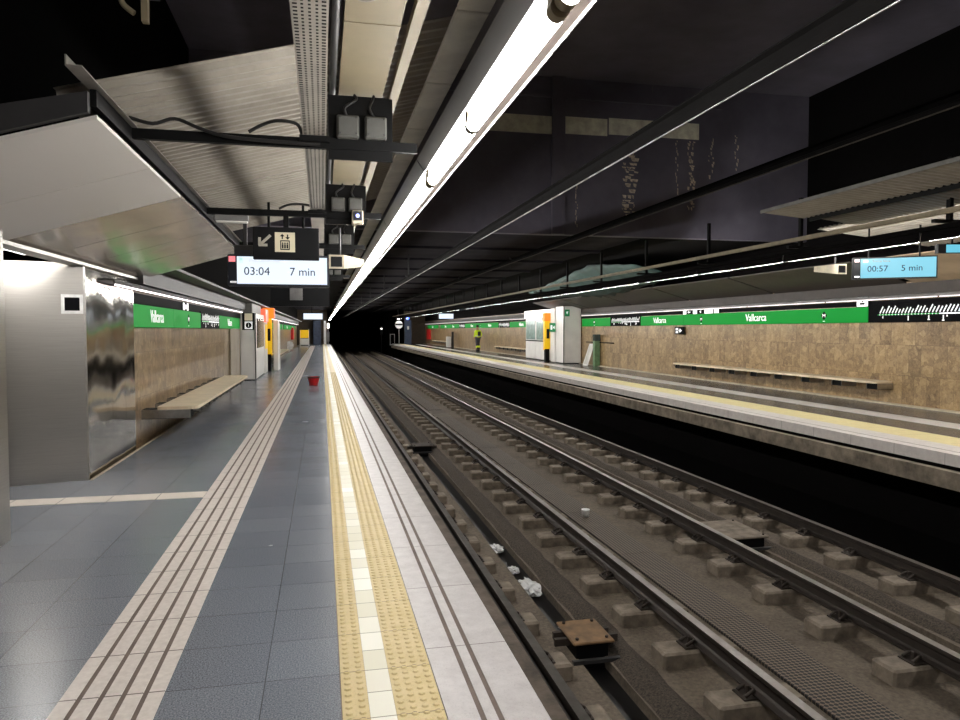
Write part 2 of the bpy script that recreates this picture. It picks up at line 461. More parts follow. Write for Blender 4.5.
# ribbed guide strip on the left platform: five bars, four grooves
prof = [(-1.052, 0)]; mis = [0]
x = -1.05
for k in range(5):
    prof += [(x, .004), (x+.062, .004)]; mis += [0, 0]
    if k < 4: prof += [(x+.0635, .0012), (x+.083, .0012)]; mis += [1, 0]
    x += .0845
mis = [0]*len(prof)
for i in range(len(prof)-1):
    if prof[i][1] < .003 and prof[i+1][1] < .003 and i > 0: mis[i] = 1
prof += [(x-.0215, 0)]; mis += [0]
mis[0] = 1
struct('trim_1', MB().ext(prof, Y0, 70, mis=mis), ['tactile', 'groove'])
struct('trim_2', MB().box((-2.7, 6.78, .0), (-1.055, 7.02, .004)), 'band')
# warning strip: dots, plain pale tiles, dots
mb = MB(); mb.box((.065, Y0, 0), (.170, YE-1, .004), 0); mb.box((.272, Y0, 0), (.458, YE-1, .004), 0)
def dome(mb, x, y, r=.0155, h=.005, z=.004):
    n = 10; vs = [(x+r*math.cos(2*PI*k/n), y+r*math.sin(2*PI*k/n), z) for k in range(n)] + [(x+r*.62*math.cos(2*PI*k/n), y+r*.62*math.sin(2*PI*k/n), z+h) for k in range(n)]
    mb.add(vs, [(k,(k+1)%n,n+(k+1)%n,n+k) for k in range(n)] + [tuple(range(n,2*n))], 0)
y = 1.8
while y < 26:
    for xx in (.091, .143, .296, .342, .388, .434): dome(mb, xx, y)
    y += .0495
struct('trim_3', mb, 'yellow')
struct('trim_4', MB().box((.171, Y0, 0), (.271, YE-1, .004)), 'white_tile')
# edge stones with two dark anti-slip grooves
prof = [(.462, -.14), (.462, .004), (.585, .004), (.585, .001), (.607, .001), (.607, .004), (.652, .004), (.652, .001), (.674, .001), (.674, .004), (.846, .004), (XE, 0), (XE, -.14)]
mis = [0]*len(prof); mis[3] = 1; mis[7] = 1
struct('trim_5', MB().ext(prof, Y0, YE, mis=mis), ['edge', 'groove'])
# right platform strips
struct('trim_6', MB().box((9.40, Y0, 0), (9.90, 74, .004)), 'edge_r_bright')
struct('trim_7', MB().box((7.98, Y0, -.14), (8.62, YE, .002)), 'yellow_r_bright')
prof = [(XF, -.14), (XF, .004), (7.58, .004), (7.58, .001), (7.61, .001), (7.61, .004), (7.98, .004), (7.98, -.14)]
mis = [0]*8; mis[3] = 1
struct('trim_8', MB().ext(prof, Y0, YE, mis=mis), ['edge_r_bright', 'groove'])
# kerbs and gutters along both walls
mb = MB().box((-2.28, Y0, -.14), (-2.25, 5.70, .006)); mb.box((-2.28, 7.82, -.14), (-2.25, YE, .006)); struct('trim_9', mb, 'trim')
mb = MB().box((-2.38, Y0, -.14), (-2.28, 5.70, -.09)); mb.box((-2.38, 7.82, -.14), (-2.28, YE, -.09)); struct('trim_10', mb, 'groove')
struct('trim_11', MB().box((11.13, Y0, -.14), (11.25, YE, .03)), 'trim')
# platform beams under the edges, with the dark void below
struct('wall_platform_left', MB().box((.30, Y0, -.42), (.80, YE, -.14)).box((.80, Y0, -.42), (1.01, YE, -.155)), 'ledge')
struct('wall_platform_right', MB().box((7.30, Y0, -.40), (7.9, YE, -.19)), 'beam_conc')
struct('trim_12', MB().box((7.42, Y0, -.19), (7.9, YE, -.14)), 'void')  # near-black strip painted as the shadow under the edge overhang
struct('wall_void_left', MB().box((.28, Y0, ZT-.3), (.34, YE, -.42)).box((-2.4, YE, ZT-.3), (.955, YE+.1, -.141)), 'void')  # near-black walls put the shade under the platforms into colour
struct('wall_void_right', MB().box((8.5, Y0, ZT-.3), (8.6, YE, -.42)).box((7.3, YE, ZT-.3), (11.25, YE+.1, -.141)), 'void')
# track slab with two drain channels
mb = MB()
for a, b in ((.34, 2.05), (2.28, 5.08), (5.32, 6.45)): mb.box((a, Y0, ZT-.3), (b, 130, ZT))
struct('floor_track', mb, 'track')
struct('floor_pit', MB().box((6.45, Y0, ZT-.4), (8.5, 130, ZT-.22)), 'void')  # near-black floor paints in the shade beside the last rail
struct('floor_channel', MB().box((2.04, Y0, ZT-.32), (2.29, 130, ZT-.09)).box((5.07, Y0, ZT-.32), (5.33, 130, ZT-.09)), 'channel')

# grit ridges beside the channels: nobody could count it
def ridge(x0, x1):
    mb = MB(); nx, ny = 7, 300; vs = []
    for j in range(ny+1):
        y = -1 + j*.26
        for i in range(nx+1):
            t = i/nx; e = math.sin(PI*t)
            vs.append((x0+(x1-x0)*t + random.uniform(-.015,.015), y, ZT+.002 + e*.05 + (random.uniform(-.012,.016) if 0 < i < nx else 0)))
    mb.add(vs, [(j*(nx+1)+i, j*(nx+1)+i+1, (j+1)*(nx+1)+i+1, (j+1)*(nx+1)+i) for j in range(ny) for i in range(nx)], 0, True)
    return mb
tag(build('track_grit', ridge(2.30, 2.58), 'gravel', None, 'world'), 'dark grit heaped along the drain of the left track', 'grit', None, 'stuff')
tag(build('track_grit', ridge(5.36, 5.62), 'gravel', None, 'world'), 'dark grit heaped along the drain of the right track', 'grit', None, 'stuff')

# side walls
struct('wall_left', MB().box((XL-.2, 9.82, -.14), (XL, 72.5, 2.35)), 'marble_l')
struct('wall_right', MB().box((XR, Y0, -.14), (XR+.2, 82, 2.45)), 'marble_r')
struct('wall_left_near', MB().box((-2.52, Y0, -.14), (-2.30, 5.30, 2.24)), 'steel_wavy')
mb = MB().box((-2.42, 5.30, -.1), (-2.19, 5.70, 2.24)); struct('pillar_left_near', mb, 'steel_brushed')
# the far jamb of the passage: a brushed front face and polished side sheets
struct('pillar_left', MB().ext([(-2.30, 7.83), (-6.5, 6.55), (-6.5, 6.9), (-2.34, 8.1)], -.1, 2.16, axis='z'), 'steel_brushed')
struct('trim_13', MB().ext([(-2.302, 7.822), (-2.290, 7.83), (-2.296, 7.85), (-2.308, 7.845)], -.09, 2.16, axis='z'), 'steel')
for i, (a, b) in enumerate(((7.86, 8.80), (8.805, 9.36), (9.365, 9.80))):
    struct('wall_left_cladding_%d' % (i+1), MB().box((-2.45, a, -.1), (-2.315, b, 2.27)), 'steel_wavy')
struct('wall_passage', MB().box((-6.6, 2.0, -.1), (-6.5, 7.2, 2.3)).box((-6.5, 1.9, -.1), (-2.52, 2.0, 2.3)), 'white_cab')
struct('ceiling_passage', MB().box((-6.5, 2.0, 2.32), (-2.42, 8.0, 2.4)), 'steel_soffit_matt')
# black upper walls and ceilings
struct('wall_left_upper', MB().box((-2.6, Y0, 2.62), (-2.5, YE, 7.0)), 'void')
struct('wall_right_upper', MB().box((XR+.05, Y0, 2.45), (XR+.2, 82, 7.0)), 'void')  # near-black colour stands in for missing light up here
struct('ceiling', MB().box((-2.6, Y0, 7.0), (11.4, 15.4, 7.2)), 'dark_wall')
struct('ceiling_track', MB().box((-2.6, 15.4, 3.6), (7.2, 140, 3.8)), 'dark_ceiling')
struct('ceiling_right', MB().box((7.2, 15.4, 3.6), (11.4, 140, 3.8)), 'void')  # split off darker: colour keeps the ceiling over the lamps unlit
struct('wall_front', MB().box((-2.6, 15.2, 3.6), (11.4, 15.4, 7.0)), 'dark_wall')
struct('wall_back', MB().box((-2.6, Y0-.2, -1.5), (11.4, Y0, 7.0)), 'void')
for i, y in enumerate((18, 21, 24.5, 28, 32, 36, 41, 46, 52, 58, 65, 72)):
    struct('trim_ceiling_beam_%d' % (i+1), MB().box((.9, y, 3.54), (7.2, y+.2, 3.6)), 'dark_ceiling')
# tunnel beyond the platforms
struct('wall_tunnel', MB().box((.4, 90, -1.5), (.9, 140, 3.6)).box((7.4, 82, -1.5), (7.9, 140, 3.6)).box((-2.6, 140, -1.5), (11.4, 140.3, 3.8)), 'void')
struct('wall_end_left', MB().box((-2.5, 77.6, 0), (.55, 78, 3.6)), 'brown_wall')
struct('wall_end_right', MB().box((8.9, 79.8, 0), (11.25, 80.1, 3.6)), 'brown_wall')
# bare band of concrete on the cross wall, and lime stains that ran down from it
mb = MB()
for a, b, z0, z1 in ((2.6, 4.93, 5.77, 6.15), (5.22, 6.22, 5.80, 6.17), (6.26, 8.45, 5.84, 6.20)): mb.box((a, 15.185, z0), (b, 15.2, z1))
struct('trim_14', mb, 'pale_band')
struct('trim_15', MB().box((4.93, 15.12, 3.6), (5.22, 15.2, 7.0)).box((1.5, 15.14, 6.55), (9, 15.2, 6.62)), 'dark_wall')
def stain(x, z0, z1, w, n, seed):
    rnd = random.Random(seed); mb = MB(); z = z1
    while z > z0:
        h = rnd.uniform(.03, .10)
        for _ in range(n):
            a = x + rnd.uniform(-w/2, w/2); ww = rnd.uniform(.02, w*.5)
            mb.add([(a, 15.198, z), (a+ww, 15.198, z-.01), (a+ww*.8, 15.193, z-h), (a+ww*.2, 15.193, z-h*.8)], [(0,1,2,3)])
        z -= h*rnd.uniform(.7, 1.5)
    return mb
for i, (x, z0, z1, w, n) in enumerate(((6.72, 4.0, 5.5, .30, 3), (8.25, 4.3, 5.8, .16, 2), (8.75, 5.0, 5.9, .12, 1), (7.9, 4.6, 5.8, .06, 1), (9.4, 5.2, 6.0, .10, 1), (5.5, 3.8, 4.9, .05, 1))):
    struct('trim_stain_%d' % (i+1), stain(x, z0, z1, w, n, i), 'lime')

# ------------------------------------------------------------------ tracks
def rail_prof(x, top=-.93):
    h = [(-.036,0),(-.036,-.028),(-.028,-.038),(-.010,-.046),(-.009,-.115),(-.026,-.128),(-.070,-.138),(-.070,-.150),(.070,-.150),(.070,-.138),(.026,-.128),(.009,-.115),(.010,-.046),(.028,-.038),(.036,-.028),(.036,0)]
    return [(x+a, top+b) for a, b in h]
RX = (1.585, 3.02, 4.62, 6.055)
RL = ('running rail nearest the left platform', 'running rail of the left track beside the perforated grating', 'running rail of the right track beside the perforated grating', 'running rail nearest the right platform')
for x, l in zip(RX, RL):
    mis = [0]*16; mis[15] = 1
    single('running_rail', MB().ext(rail_prof(x), -2, 130, mis=mis), ['rail', 'rail_top'], 'long steel ' + l, 'rail', origin=(x, -2, -1.08))

# concrete sleeper blocks with clips
BL = ('concrete sleeper block under the rail nearest the left platform', 'concrete sleeper block under the left track rail beside the grating',
      'concrete sleeper block under the right track rail beside the grating', 'concrete sleeper block under the rail nearest the right platform')
NB = 72; PITCH = .835
def block_mb(x, y, jit=0):
    mb = MB(); mb.bbox((x-.38+jit, y-.125, ZT-.02), (x+.30+jit, y+.125, -1.092), .018); return mb
for ri, x in enumerate(RX):
    y0 = 2.82 + (.0, .0, .2, .13)[ri]
    near = thing('sleeper_block', (x, y0, ZT), BL[ri], 'sleeper', 'sleeper blocks of the four rails')
    build('block', block_mb(x, y0), 'block', near)
    build('base_plate', MB().box((x-.17, y0-.08, -1.094), (x+.17, y0+.08, -1.081)), 'clip', near)
    for s in (-1, 1):
        c = build('clip', MB().tube(smooth_pts([(x+s*.15, y0-.05, -1.075), (x+s*.10, y0-.05, -1.045), (x+s*.055, y0-.01, -1.055), (x+s*.09, y0+.045, -1.04), (x+s*.15, y0+.05, -1.07)], 3), .013, 6), 'clip', near)
        build('bolt', MB().cyl((x+s*.10, y0, -1.082), (x+s*.10, y0, -1.02), .016, n=6), 'clip', c)
    tr = tree_of(near)
    far = single('sleeper_block', block_mb(x, y0+PITCH*17), 'block', BL[ri], 'sleeper', 'sleeper blocks of the four rails', origin=(x, y0+PITCH*17, ZT))
    for k in range(1, NB):
        if k < 17: b = dup(near, (random.uniform(-.015,.015), PITCH*k, 0), tree=tr)
        elif k == 17: continue
        else: b = dup(far, (random.uniform(-.015,.015), PITCH*(k-17), 0), tree=[])
    mb = MB()
    for k in range(NB, NB+30): mb.box((x-.38, y0+PITCH*k-.125, ZT-.02), (x+.30, y0+PITCH*k+.125, -1.092))
    tag(build('sleeper_blocks_far', mb, 'block', None, 'world'), 'distant concrete sleeper blocks in the dark, ' + ('rail by left platform', 'left track by grating', 'right track by grating', 'rail by right platform')[ri], 'sleepers', None, 'stuff')

# perforated grating between the tracks
g0 = single('grating_panel', MB().box((3.47, 0, ZT), (3.92, 1.994, ZT+.025)), 'grating', 'brown perforated grating panel laid between the two tracks', 'grating', 'grating panels between the tracks', origin=(3.47, 0, ZT))
for k in range(1, 36):
    if k in (11, 16): continue
    dup(g0, (0, 2*k, 0), tree=[])
mb = MB().box((3.42, 22, ZT), (3.95, 23.97, ZT+.02)).box((3.42, 32, ZT), (3.95, 33.97, ZT+.02)); struct('trim_16', mb, 'concrete')

# bolted cover plates over the drains
def cover(x, y, w, l, label, mat='rust_plate'):
    t = thing('drain_cover', (x, y, ZT), label, 'cover plate')
    build('box', MB().box((x-w/2+.04, y-l/2+.05, ZT-.1), (x+w/2-.04, y+l/2-.03, ZT+.13)), 'black_metal', t)
    build('lid', MB().bbox((x-w/2, y-l/2, ZT+.13), (x+w/2, y+l/2, ZT+.155), .008), mat, t)
    for sx in (-1, 1):
        for sy in (-1, 1): build('bolt', MB().cyl((x+sx*(w/2-.05), y+sy*(l/2-.06), ZT+.155), (x+sx*(w/2-.05), y+sy*(l/2-.06), ZT+.172), .014, n=6), 'clip', t)
    build('foot_bar', MB().box((x-w/2-.02, y-l/2-.06, ZT-.0), (x+w/2+.06, y-l/2-.02, ZT+.03)), 'dark_metal', t)
    for s in (-1, 1):
        build('bracket', MB().box((x+s*(w/2-.05), y-.05, ZT+.06), (x+s*(w/2+.1), y-.01, ZT+.12)), 'clip', t); build('bracket', MB().box((x+s*(w/2-.05), y+.08, ZT+.06), (x+s*(w/2+.07), y+.12, ZT+.12)), 'clip', t)
cover(2.17, 5.72, .36, .46, 'rusty square bolted cover plate over the near drain of the left track')
cover(2.17, 16.0, .46, .5, 'dark drain cover plate further down the left track', 'clip')
cover(5.12, 8.3, .62, .80, 'grey brown bolted cover plate over the drain of the right track', 'block')

# litter
single('paper_cup', MB().lathe([(.001,.0),(.045,.0),(.056,.09),(.060,.10),(.055,.10),(.040,.012),(.001,.012)], (3.70, 9.75, ZT+.03), 20), 'white_plastic', 'small white cup lying on the perforated grating', 'cup')
def crumple(x, y, z, r, seed, sy=1.6):
    rnd = random.Random(seed); bm = bmesh.new(); bmesh.ops.create_icosphere(bm, subdivisions=3, radius=r)
    for v in bm.verts:
        k = rnd.uniform(.6, 1.25); v.co = Vector((v.co.x*k, v.co.y*k*sy, v.co.z*k*.45))
    mn = min(v.co.z for v in bm.verts); bm.verts.index_update()
    mb = MB().add([(v.co.x+x, v.co.y+y, v.co.z-mn+z) for v in bm.verts], [[v.index for v in f.verts] for f in bm.faces]); bm.free(); return mb
single('plastic_bag', crumple(2.13, 8.75, ZT-.09, .085, 3), 'crumple', 'white crumpled plastic bag lying in the drain channel', 'plastic bag')
single('plastic_film', crumple(2.16, 7.35, ZT-.09, .105, 5, 2.2), 'crumple', 'long crumpled clear film lying in the drain nearer than the white bag', 'plastic film')
single('paper_scrap', crumple(2.18, 6.35, ZT-.09, .03, 9), 'crumple', 'small white paper scrap in the drain just behind the rusty plate', 'paper')
single('plastic_film', crumple(2.14, 7.95, ZT-.09, .07, 11, 1.5), 'crumple', 'small crumpled wrapper in the drain between the bag and the film', 'plastic film')

# overhead conductor rails
def conductor(x, z, label, wire='steel'):
    t = thing('overhead_conductor_rail', (x, 2.0, z), label, 'overhead rail')
    pr = [(-.012,.0),(-.03,.035),(-.012,.045),(-.012,.09),(-.045,.10),(-.045,.11),(.045,.11),(.045,.10),(.012,.09),(.012,.045),(.03,.035),(.012,.0)]
    build('rail_body', MB().ext([(x+a, z+.006+b) for a,b in pr], -2, 120), 'soot', t)
    build('contact_wire', MB().tube([(x, -2, z), (x, 60, z), (x, 120, z)], .0065, 8), wire, t)
    for k, y in enumerate(range(4, 60, 8)):
        if y < 16: continue
        build('hanger', MB().cyl((x, y, z+.11), (x, y, 3.6), .02).box((x-.08, y-.04, z+.10), (x+.08, y+.04, z+.15)), 'dark_metal', t)
    for y in (-1.5,): build('hanger', MB().cyl((x, y, z+.11), (x, y, 7.0), .02).box((x-.08, y-.04, z+.10), (x+.08, y+.04, z+.15)), 'dark_metal', t)
conductor(2.36, 2.87, 'dark overhead conductor rail with bright contact wire above the left track')
conductor(5.34, 3.42, 'dim overhead conductor rail above the right track', 'clip')  # darker wire material stands in for the weak light here

# ------------------------------------------------------------------ lamps above both platform edges
LU = 2.82
def luminaire(y, s, cx, label, group):
    # s=+1: left row, with a flat flange towards the tracks; s=-1: right row, mirrored, with a lip that hides the tube from the tracks
    X = lambda a: cx + s*a
    t = thing('strip_lamp', (cx, y, 2.5), label, 'strip lamp', group)
    e = LU - .02
    build('carrier', MB().ext([(X(-.104), 2.685), (X(-.100), 2.678), (X(-.050), 2.603), (X(.056), 2.603), (X(.056), 2.612), (X(-.055), 2.612)], y, y+e), 'lamp_rail', t)
    if s > 0: pr = [(X(.057), 2.600), (X(.170), 2.640), (X(.170), 2.648), (X(.057), 2.610)]
    else: pr = [(X(.057), 2.612), (X(.057), 2.590), (X(.070), 2.4908), (X(.078), 2.4908), (X(.066), 2.612)]
    lip = build('lip', MB().ext(pr, y, y+e), 'lamp_lip' if s > 0 else 'soot', t)
    if s > 0: build('edge_bead', MB().box((X(.168), y, 2.632), (X(.177), y+e, 2.650)), 'white_edge', lip)
    for a in (.07, 1.44):
        tb = build('tube', MB().cyl((X(0), y+a, 2.535), (X(0), y+a+1.31, 2.535), .034, n=14), 'lamp_tube', t)
        for q in (a-.05, a+1.31): build('end_cap', MB().box((X(-.03), y+q, 2.52), (X(.03), y+q+.05, 2.603)).cyl((X(0), y+q, 2.535), (X(0), y+q+.05, 2.535), .035, n=14), 'lamp_cap', tb)
    return t
GL, GR = 'strip lamps above the left platform edge', 'strip lamps above the right platform edge'
l0 = luminaire(-3.42, 1, .756, 'white strip lamp in the long row above the left platform edge', GL); tr = tree_of(l0)
for k in range(1, 28): dup(l0, (0, LU*k, 0), tree=tr)
r0 = luminaire(-3.42, -1, 7.56, 'strip lamp in the row above the right platform edge', GR); r0.location.z += .13; tr = tree_of(r0)
for k in range(1, 28): dup(r0, (0, LU*k, 0), tree=tr)
# black trunking that carries the right row, and the cream rail above it
single('lamp_trunking', MB().box((7.44, -3.4, 2.745), (7.60, 76, 2.80)), 'soot', 'long black trunking carrying the right row of strip lamps', 'trunking')
single('cream_rail', MB().box((7.24, 2, 2.885), (7.30, 76, 2.93)).box((7.24, 2, 2.93), (7.40, 76, 2.945)), 'cream_rail', 'thin cream rail running above the right lamp trunking', 'rail')
h0 = None
for i, y in enumerate([4.6+2.8*k for k in range(25)]):
    if h0 is None:
        h0 = single('trunking_hanger', MB().box((7.45, y-.03, 2.80), (7.50, y+.03, 3.6)).box((7.24, y-.03, 2.80), (7.75, y+.03, 2.84)), 'black_metal', 'black hanger holding the right lamp trunking and cream rail', 'hanger', 'hangers along the right lamp trunking')
    else: dup(h0, (0, 2.8*i, 0), tree=[])

# ------------------------------------------------------------------ ceiling gear over the left platform
# rail (angle) along the soffit edge
single('steel_angle_rail', MB().ext([(-1.115, 2.685), (-1.045, 2.685), (-1.045, 2.691), (-1.109, 2.691), (-1.109, 2.735), (-1.115, 2.735)], 3.6, 15.1), 'zinc', 'grey steel angle rail running along the soffit edge', 'rail')
single('soffit_edge_beam', MB().box((-1.105, 3.92, 2.600), (-1.075, 10.3, 2.683)), 'black_metal', 'black edge beam between steel soffit and corrugated sheets', 'beam')
def beam(y, label, x1=.60):
    t = thing('ceiling_cross_beam', (-1.1, y, 2.60), label, 'ceiling beam', 'black cross beams over the left platform')
    build('beam', MB().ext([(y-.02, 2.622), (y+.02, 2.622), (y+.02, 2.628), (y-.012, 2.628), (y-.012, 2.682), (y-.02, 2.682)], -1.12, x1, axis='x'), 'black_metal', t)
    build('gear_plate', MB().box((.05, y-.008, 2.56), (.445, y+.008, 2.955)), 'black_metal', t)
    build('tray_bracket', MB().box((-.125, y-.05, 2.655), (.055, y+.05, 2.69)), 'black_metal', t)
    return t
ys = [4.62 + 2.8*k for k in range(5)]
BLB = ('nearest black cross beam under the corrugated sheets with two grey boxes on its plate', 'black cross beam carrying the lift sign with a blue lens on its plate', 'black cross beam just past the lift sign', 'black cross beam beyond the departure screen over left platform', 'furthest black cross beam over left platform')
for i, (y, lb) in enumerate(zip(ys, BLB)):
    beam(y, lb)
    for k, a in enumerate((.10, .27)):
        t = thing('junction_box', (a+.065, y-.01, 2.68), 'grey junction box, %s of the pair on the %s' % (('left','right')[k], ('nearest black gear plate', 'plate above the lift sign', 'plate behind the lift sign', 'dark plate past the departure screen', 'furthest dark gear plate')[i]), 'junction box', 'grey junction boxes on the black plates')
        build('body', MB().bbox((a, y-.075, 2.685), (a+.135, y-.008, 2.82), .008), 'box_grey', t)
        lid = build('lid', MB().bbox((a+.008, y-.086, 2.693), (a+.127, y-.075, 2.812), .006), 'box_grey', t)
        if i < 3:
            for sx in (.02, .115):
                for sz in (2.705, 2.80): build('screw', MB().cyl((a+sx, y-.086, sz), (a+sx, y-.09, sz), .006, n=8), 'dark_metal', lid)
        build('cable_tail', MB().tube(smooth_pts([(a+.06, y-.04, 2.82), (a+.05-.02*k, y-.05, 2.87), (a+.09-.07*k+.03, y-.02, 2.93), (a+.08-.05*k+.03, y+.0, 2.965)]), .009), 'cable', t)
# ducts, tray, pipes
single('ventilation_duct', MB().box((.115, .6, 2.97), (.385, 14.8, 3.06)).box((.112, 1.9, 2.968), (.388, 1.915, 3.062)).box((.112, 3.55, 2.967), (.388, 3.562, 3.062)).box((.112, 6.3, 2.967), (.388, 6.312, 3.062)), 'duct', 'flat cream ventilation duct above the black plates', 'duct')
single('cream_conduit', MB().box((.425, .6, 2.95), (.48, 14.8, 3.0)), 'duct', 'narrow cream conduit beside the flat duct', 'conduit')
single('grey_pipe', MB().tube([(.075, .6, 2.99), (.075, 14.8, 2.99)], .022, 10), 'dark_metal', 'thin grey pipe between cable tray and cream duct', 'pipe')
def tray():
    t = thing('cable_tray', (-.035, 1, 2.695), 'long perforated pale cable tray with rows of dark slots', 'cable tray')
    build('tray', MB().ext([(-.105, 2.706), (-.105, 2.695), (.035, 2.695), (.035, 2.706), (.031, 2.706), (.031, 2.699), (-.101, 2.699), (-.101, 2.706)], .8, 14.9), 'tray_m', t)
    mb = MB(); y = 2.0
    while y < 7.3:
        for k, x in enumerate((-.088, -.062, -.035, -.008, .018)):
            w = .0085 if k in (0, 4) else .005
            mb.box((x-w, y-.0055, 2.6935), (x+w, y+.0055, 2.6965))
        y += .032
    tag(build('slots', mb, 'hole', t), 'rows of dark punched slots', None, None, 'stuff')
tray()
c0 = None
for k in range(22):
    y = -.6 + .945*k
    if c0 is None: c0 = single('cover_plate', MB().bbox((.590, y, 2.90), (.738, y+.925, 2.925), .004), 'cover', 'grey cover plate in the row beside the left lamp carrier', 'cover plate', 'grey cover plates beside the lamp row')
    else: dup(c0, (0, .945*k, 0), tree=[])
# corrugated sheets
def corr(x0, z0, x1, z1, y0, y1, pitch=.105, amp=.016, flip=1):
    mb = MB(); n = max(2, int((y1-y0)/pitch*6)); vs = []
    for i in range(n+1):
        y = y0 + (y1-y0)*i/n; ph = ((y-y0)/pitch) % 1
        h = amp if ph < .38 else (-amp if .5 <= ph < .88 else 0)
        vs += [(x0, y, z0+h), (x1, y, z1+h), (x0, y, z0+h+.004), (x1, y, z1+h+.004)]
    fs = []
    for i in range(n):
        a, b = 4*i, 4*i+4
        fs += [(a, a+1, b+1, b), (a+2, b+2, b+3, a+3), (a, b, b+2, a+2), (a+1, a+3, b+3, b+1)]
    return mb.add(vs, fs + [(0,2,3,1), (4*n, 4*n+1, 4*n+3, 4*n+2)])
lab = ('nearest corrugated ceiling sheet over the left platform, its ragged end sticking out', 'corrugated ceiling sheet right behind the nearest black cross beam', 'corrugated ceiling sheet above the lift sign', 'corrugated ceiling sheet just beyond the lift sign')
for i, (a, b) in enumerate(((4.02, 5.42), (5.40, 6.78), (6.80, 8.20), (8.22, 9.6))):
    x0 = -1.30 if i == 0 else -1.16
    zz = .012 if i % 2 else 0
    single('corrugated_sheet', corr(x0, 2.69 + .265*(x0+1.30) + zz, .72, 3.225 + zz, a, b), 'corrug', lab[i], 'corrugated sheet', 'corrugated sheets over the left platform')
# steel soffit panels over the passage
sl = ('matt steel soffit panel nearest the viewer over the passage', 'second matt steel soffit panel, beige grey, over the passage', 'rippled steel soffit panel with orange glints', 'rippled steel soffit panel with blue glint near the rail', 'rippled steel soffit panel past the passage corner', 'last rippled steel soffit panel, pointed end above green sign')
yb = [3.9, 5.02, 6.05, 7.0, 7.95, 8.85, 10.2]
def soff_z(x): return 2.535 + .30*(x+1.07)
soffit = thing('steel_soffit', (-1.7, 7, 2.14), 'sloping steel soffit over the left passage, rippled towards its far end', 'soffit')
for i in range(6):
    a, b = yb[i], yb[i+1]-.012
    xl = -2.312
    mb = MB(); xr = -1.07; n = 8; vs = []
    for j in range(n+1):
        y = a + (b-a)*j/n
        for q in range(9):
            x = xl + (xr-xl)*q/8
            vs.append((x, y, soff_z(x)))
            vs.append((x, y, soff_z(x)+.02))
    w = 18; fs = []
    for j in range(n):
        for q in range(8):
            o = j*w + q*2
            fs += [(o, o+2, o+w+2, o+w), (o+1, o+w+1, o+w+3, o+3)]
        fs += [(j*w, (j+1)*w, (j+1)*w+1, j*w+1), (j*w+16, j*w+17, (j+1)*w+17, (j+1)*w+16)]
    for q in range(8): fs += [(q*2, q*2+1, q*2+3, q*2+2), (n*w+q*2, n*w+q*2+2, n*w+q*2+3, n*w+q*2+1)]
    tag(build('soffit_panel', mb.add(vs, fs, 0, False), 'steel_soffit_matt' if i < 2 else 'steel_soffit', soffit), sl[i])
single('soffit_fascia', MB().ext([(-2.36, soff_z(-2.36)+.03), (-1.10, soff_z(-1.10)+.03), (-1.10, soff_z(-1.1)+.13), (-2.36, soff_z(-2.36)+.22)], 3.86, 3.9), 'dark_metal', 'dark brown fascia closing the near end of the soffit', 'fascia')
struct('trim_17', MB().box((-2.42, 5.0, 2.13), (-2.26, 9.84, 2.16)).box((-2.42, 5.0, 2.16), (-2.40, 9.84, 2.30)), 'steel')
struct('trim_18', MB().box((-2.9, 9.83, 2.08), (-2.20, 72, 2.30)).box((-2.9, 9.83, 2.30), (-1.9, 72, 2.34)), 'dark_metal')
# passage lamps
t = thing('passage_lamp', (-2.58, 6.65, 2.19), 'bright strip lamp at the passage mouth before the brushed steel jamb', 'lamp')
build('housing', MB().box((-2.66, 5.95, 2.235), (-2.48, 7.35, 2.32)), 'white_cab', t)
build('diffuser', MB().bbox((-2.645, 5.97, 2.185), (-2.495, 7.33, 2.24), .01), 'passage_lamp', t)
# cables on the beams and the hose on the duct
single('black_cable', MB().tube(smooth_pts([(-1.08, 4.56, 2.73), (-.95, 4.55, 2.70), (-.83, 4.55, 2.735), (-.70, 4.55, 2.69), (-.55, 4.55, 2.65), (-.3, 4.55, 2.635), (.0, 4.55, 2.63)]), .011), 'cable', 'black cable looping over the nearest cross beam from the rail', 'cable')
single('black_cable', MB().tube(smooth_pts([(-.42, 4.58, 2.69), (-.34, 4.57, 2.735), (-.25, 4.57, 2.765), (-.14, 4.58, 2.755), (-.11, 4.60, 2.70)]), .011), 'cable', 'short black cable arching up to the perforated tray', 'cable')
single('black_cable', MB().tube(smooth_pts([(-.40, 7.38, 2.69), (-.30, 7.36, 2.73), (-.15, 7.36, 2.735), (-.02, 7.38, 2.70), (.05, 7.38, 2.66)]), .012), 'cable', 'black cable on the beam above the lift sign', 'cable')
single('flexible_hose', MB().tube(smooth_pts([(.07, 2.75, 3.02), (.09, 2.95, 2.93), (.15, 3.1, 2.905), (.22, 3.12, 2.91), (.27, 3.0, 2.93), (.275, 2.92, 2.975)]), .022, 10), 'hose', 'ribbed grey brown hose looping under the cream duct', 'hose')
t = thing('conduit_stub', (-.86, 3.9, 3.02), 'cut pale conduit stubs hanging from a bracket in the dark', 'conduit')
build('bracket', MB().box((-1.0, 3.86, 3.15), (-.78, 3.95, 3.34)).cyl((-.9, 3.9, 3.3), (-.9, 3.9, 7.0), .02), 'dark_metal', t)
build('stub', MB().tube(smooth_pts([(-.96, 3.9, 3.16), (-.94, 3.9, 3.10), (-.89, 3.9, 3.06)]), .014), 'duct', t)
build('stub', MB().box((-.855, 3.88, 3.02), (-.825, 3.92, 3.16)), 'duct', t)
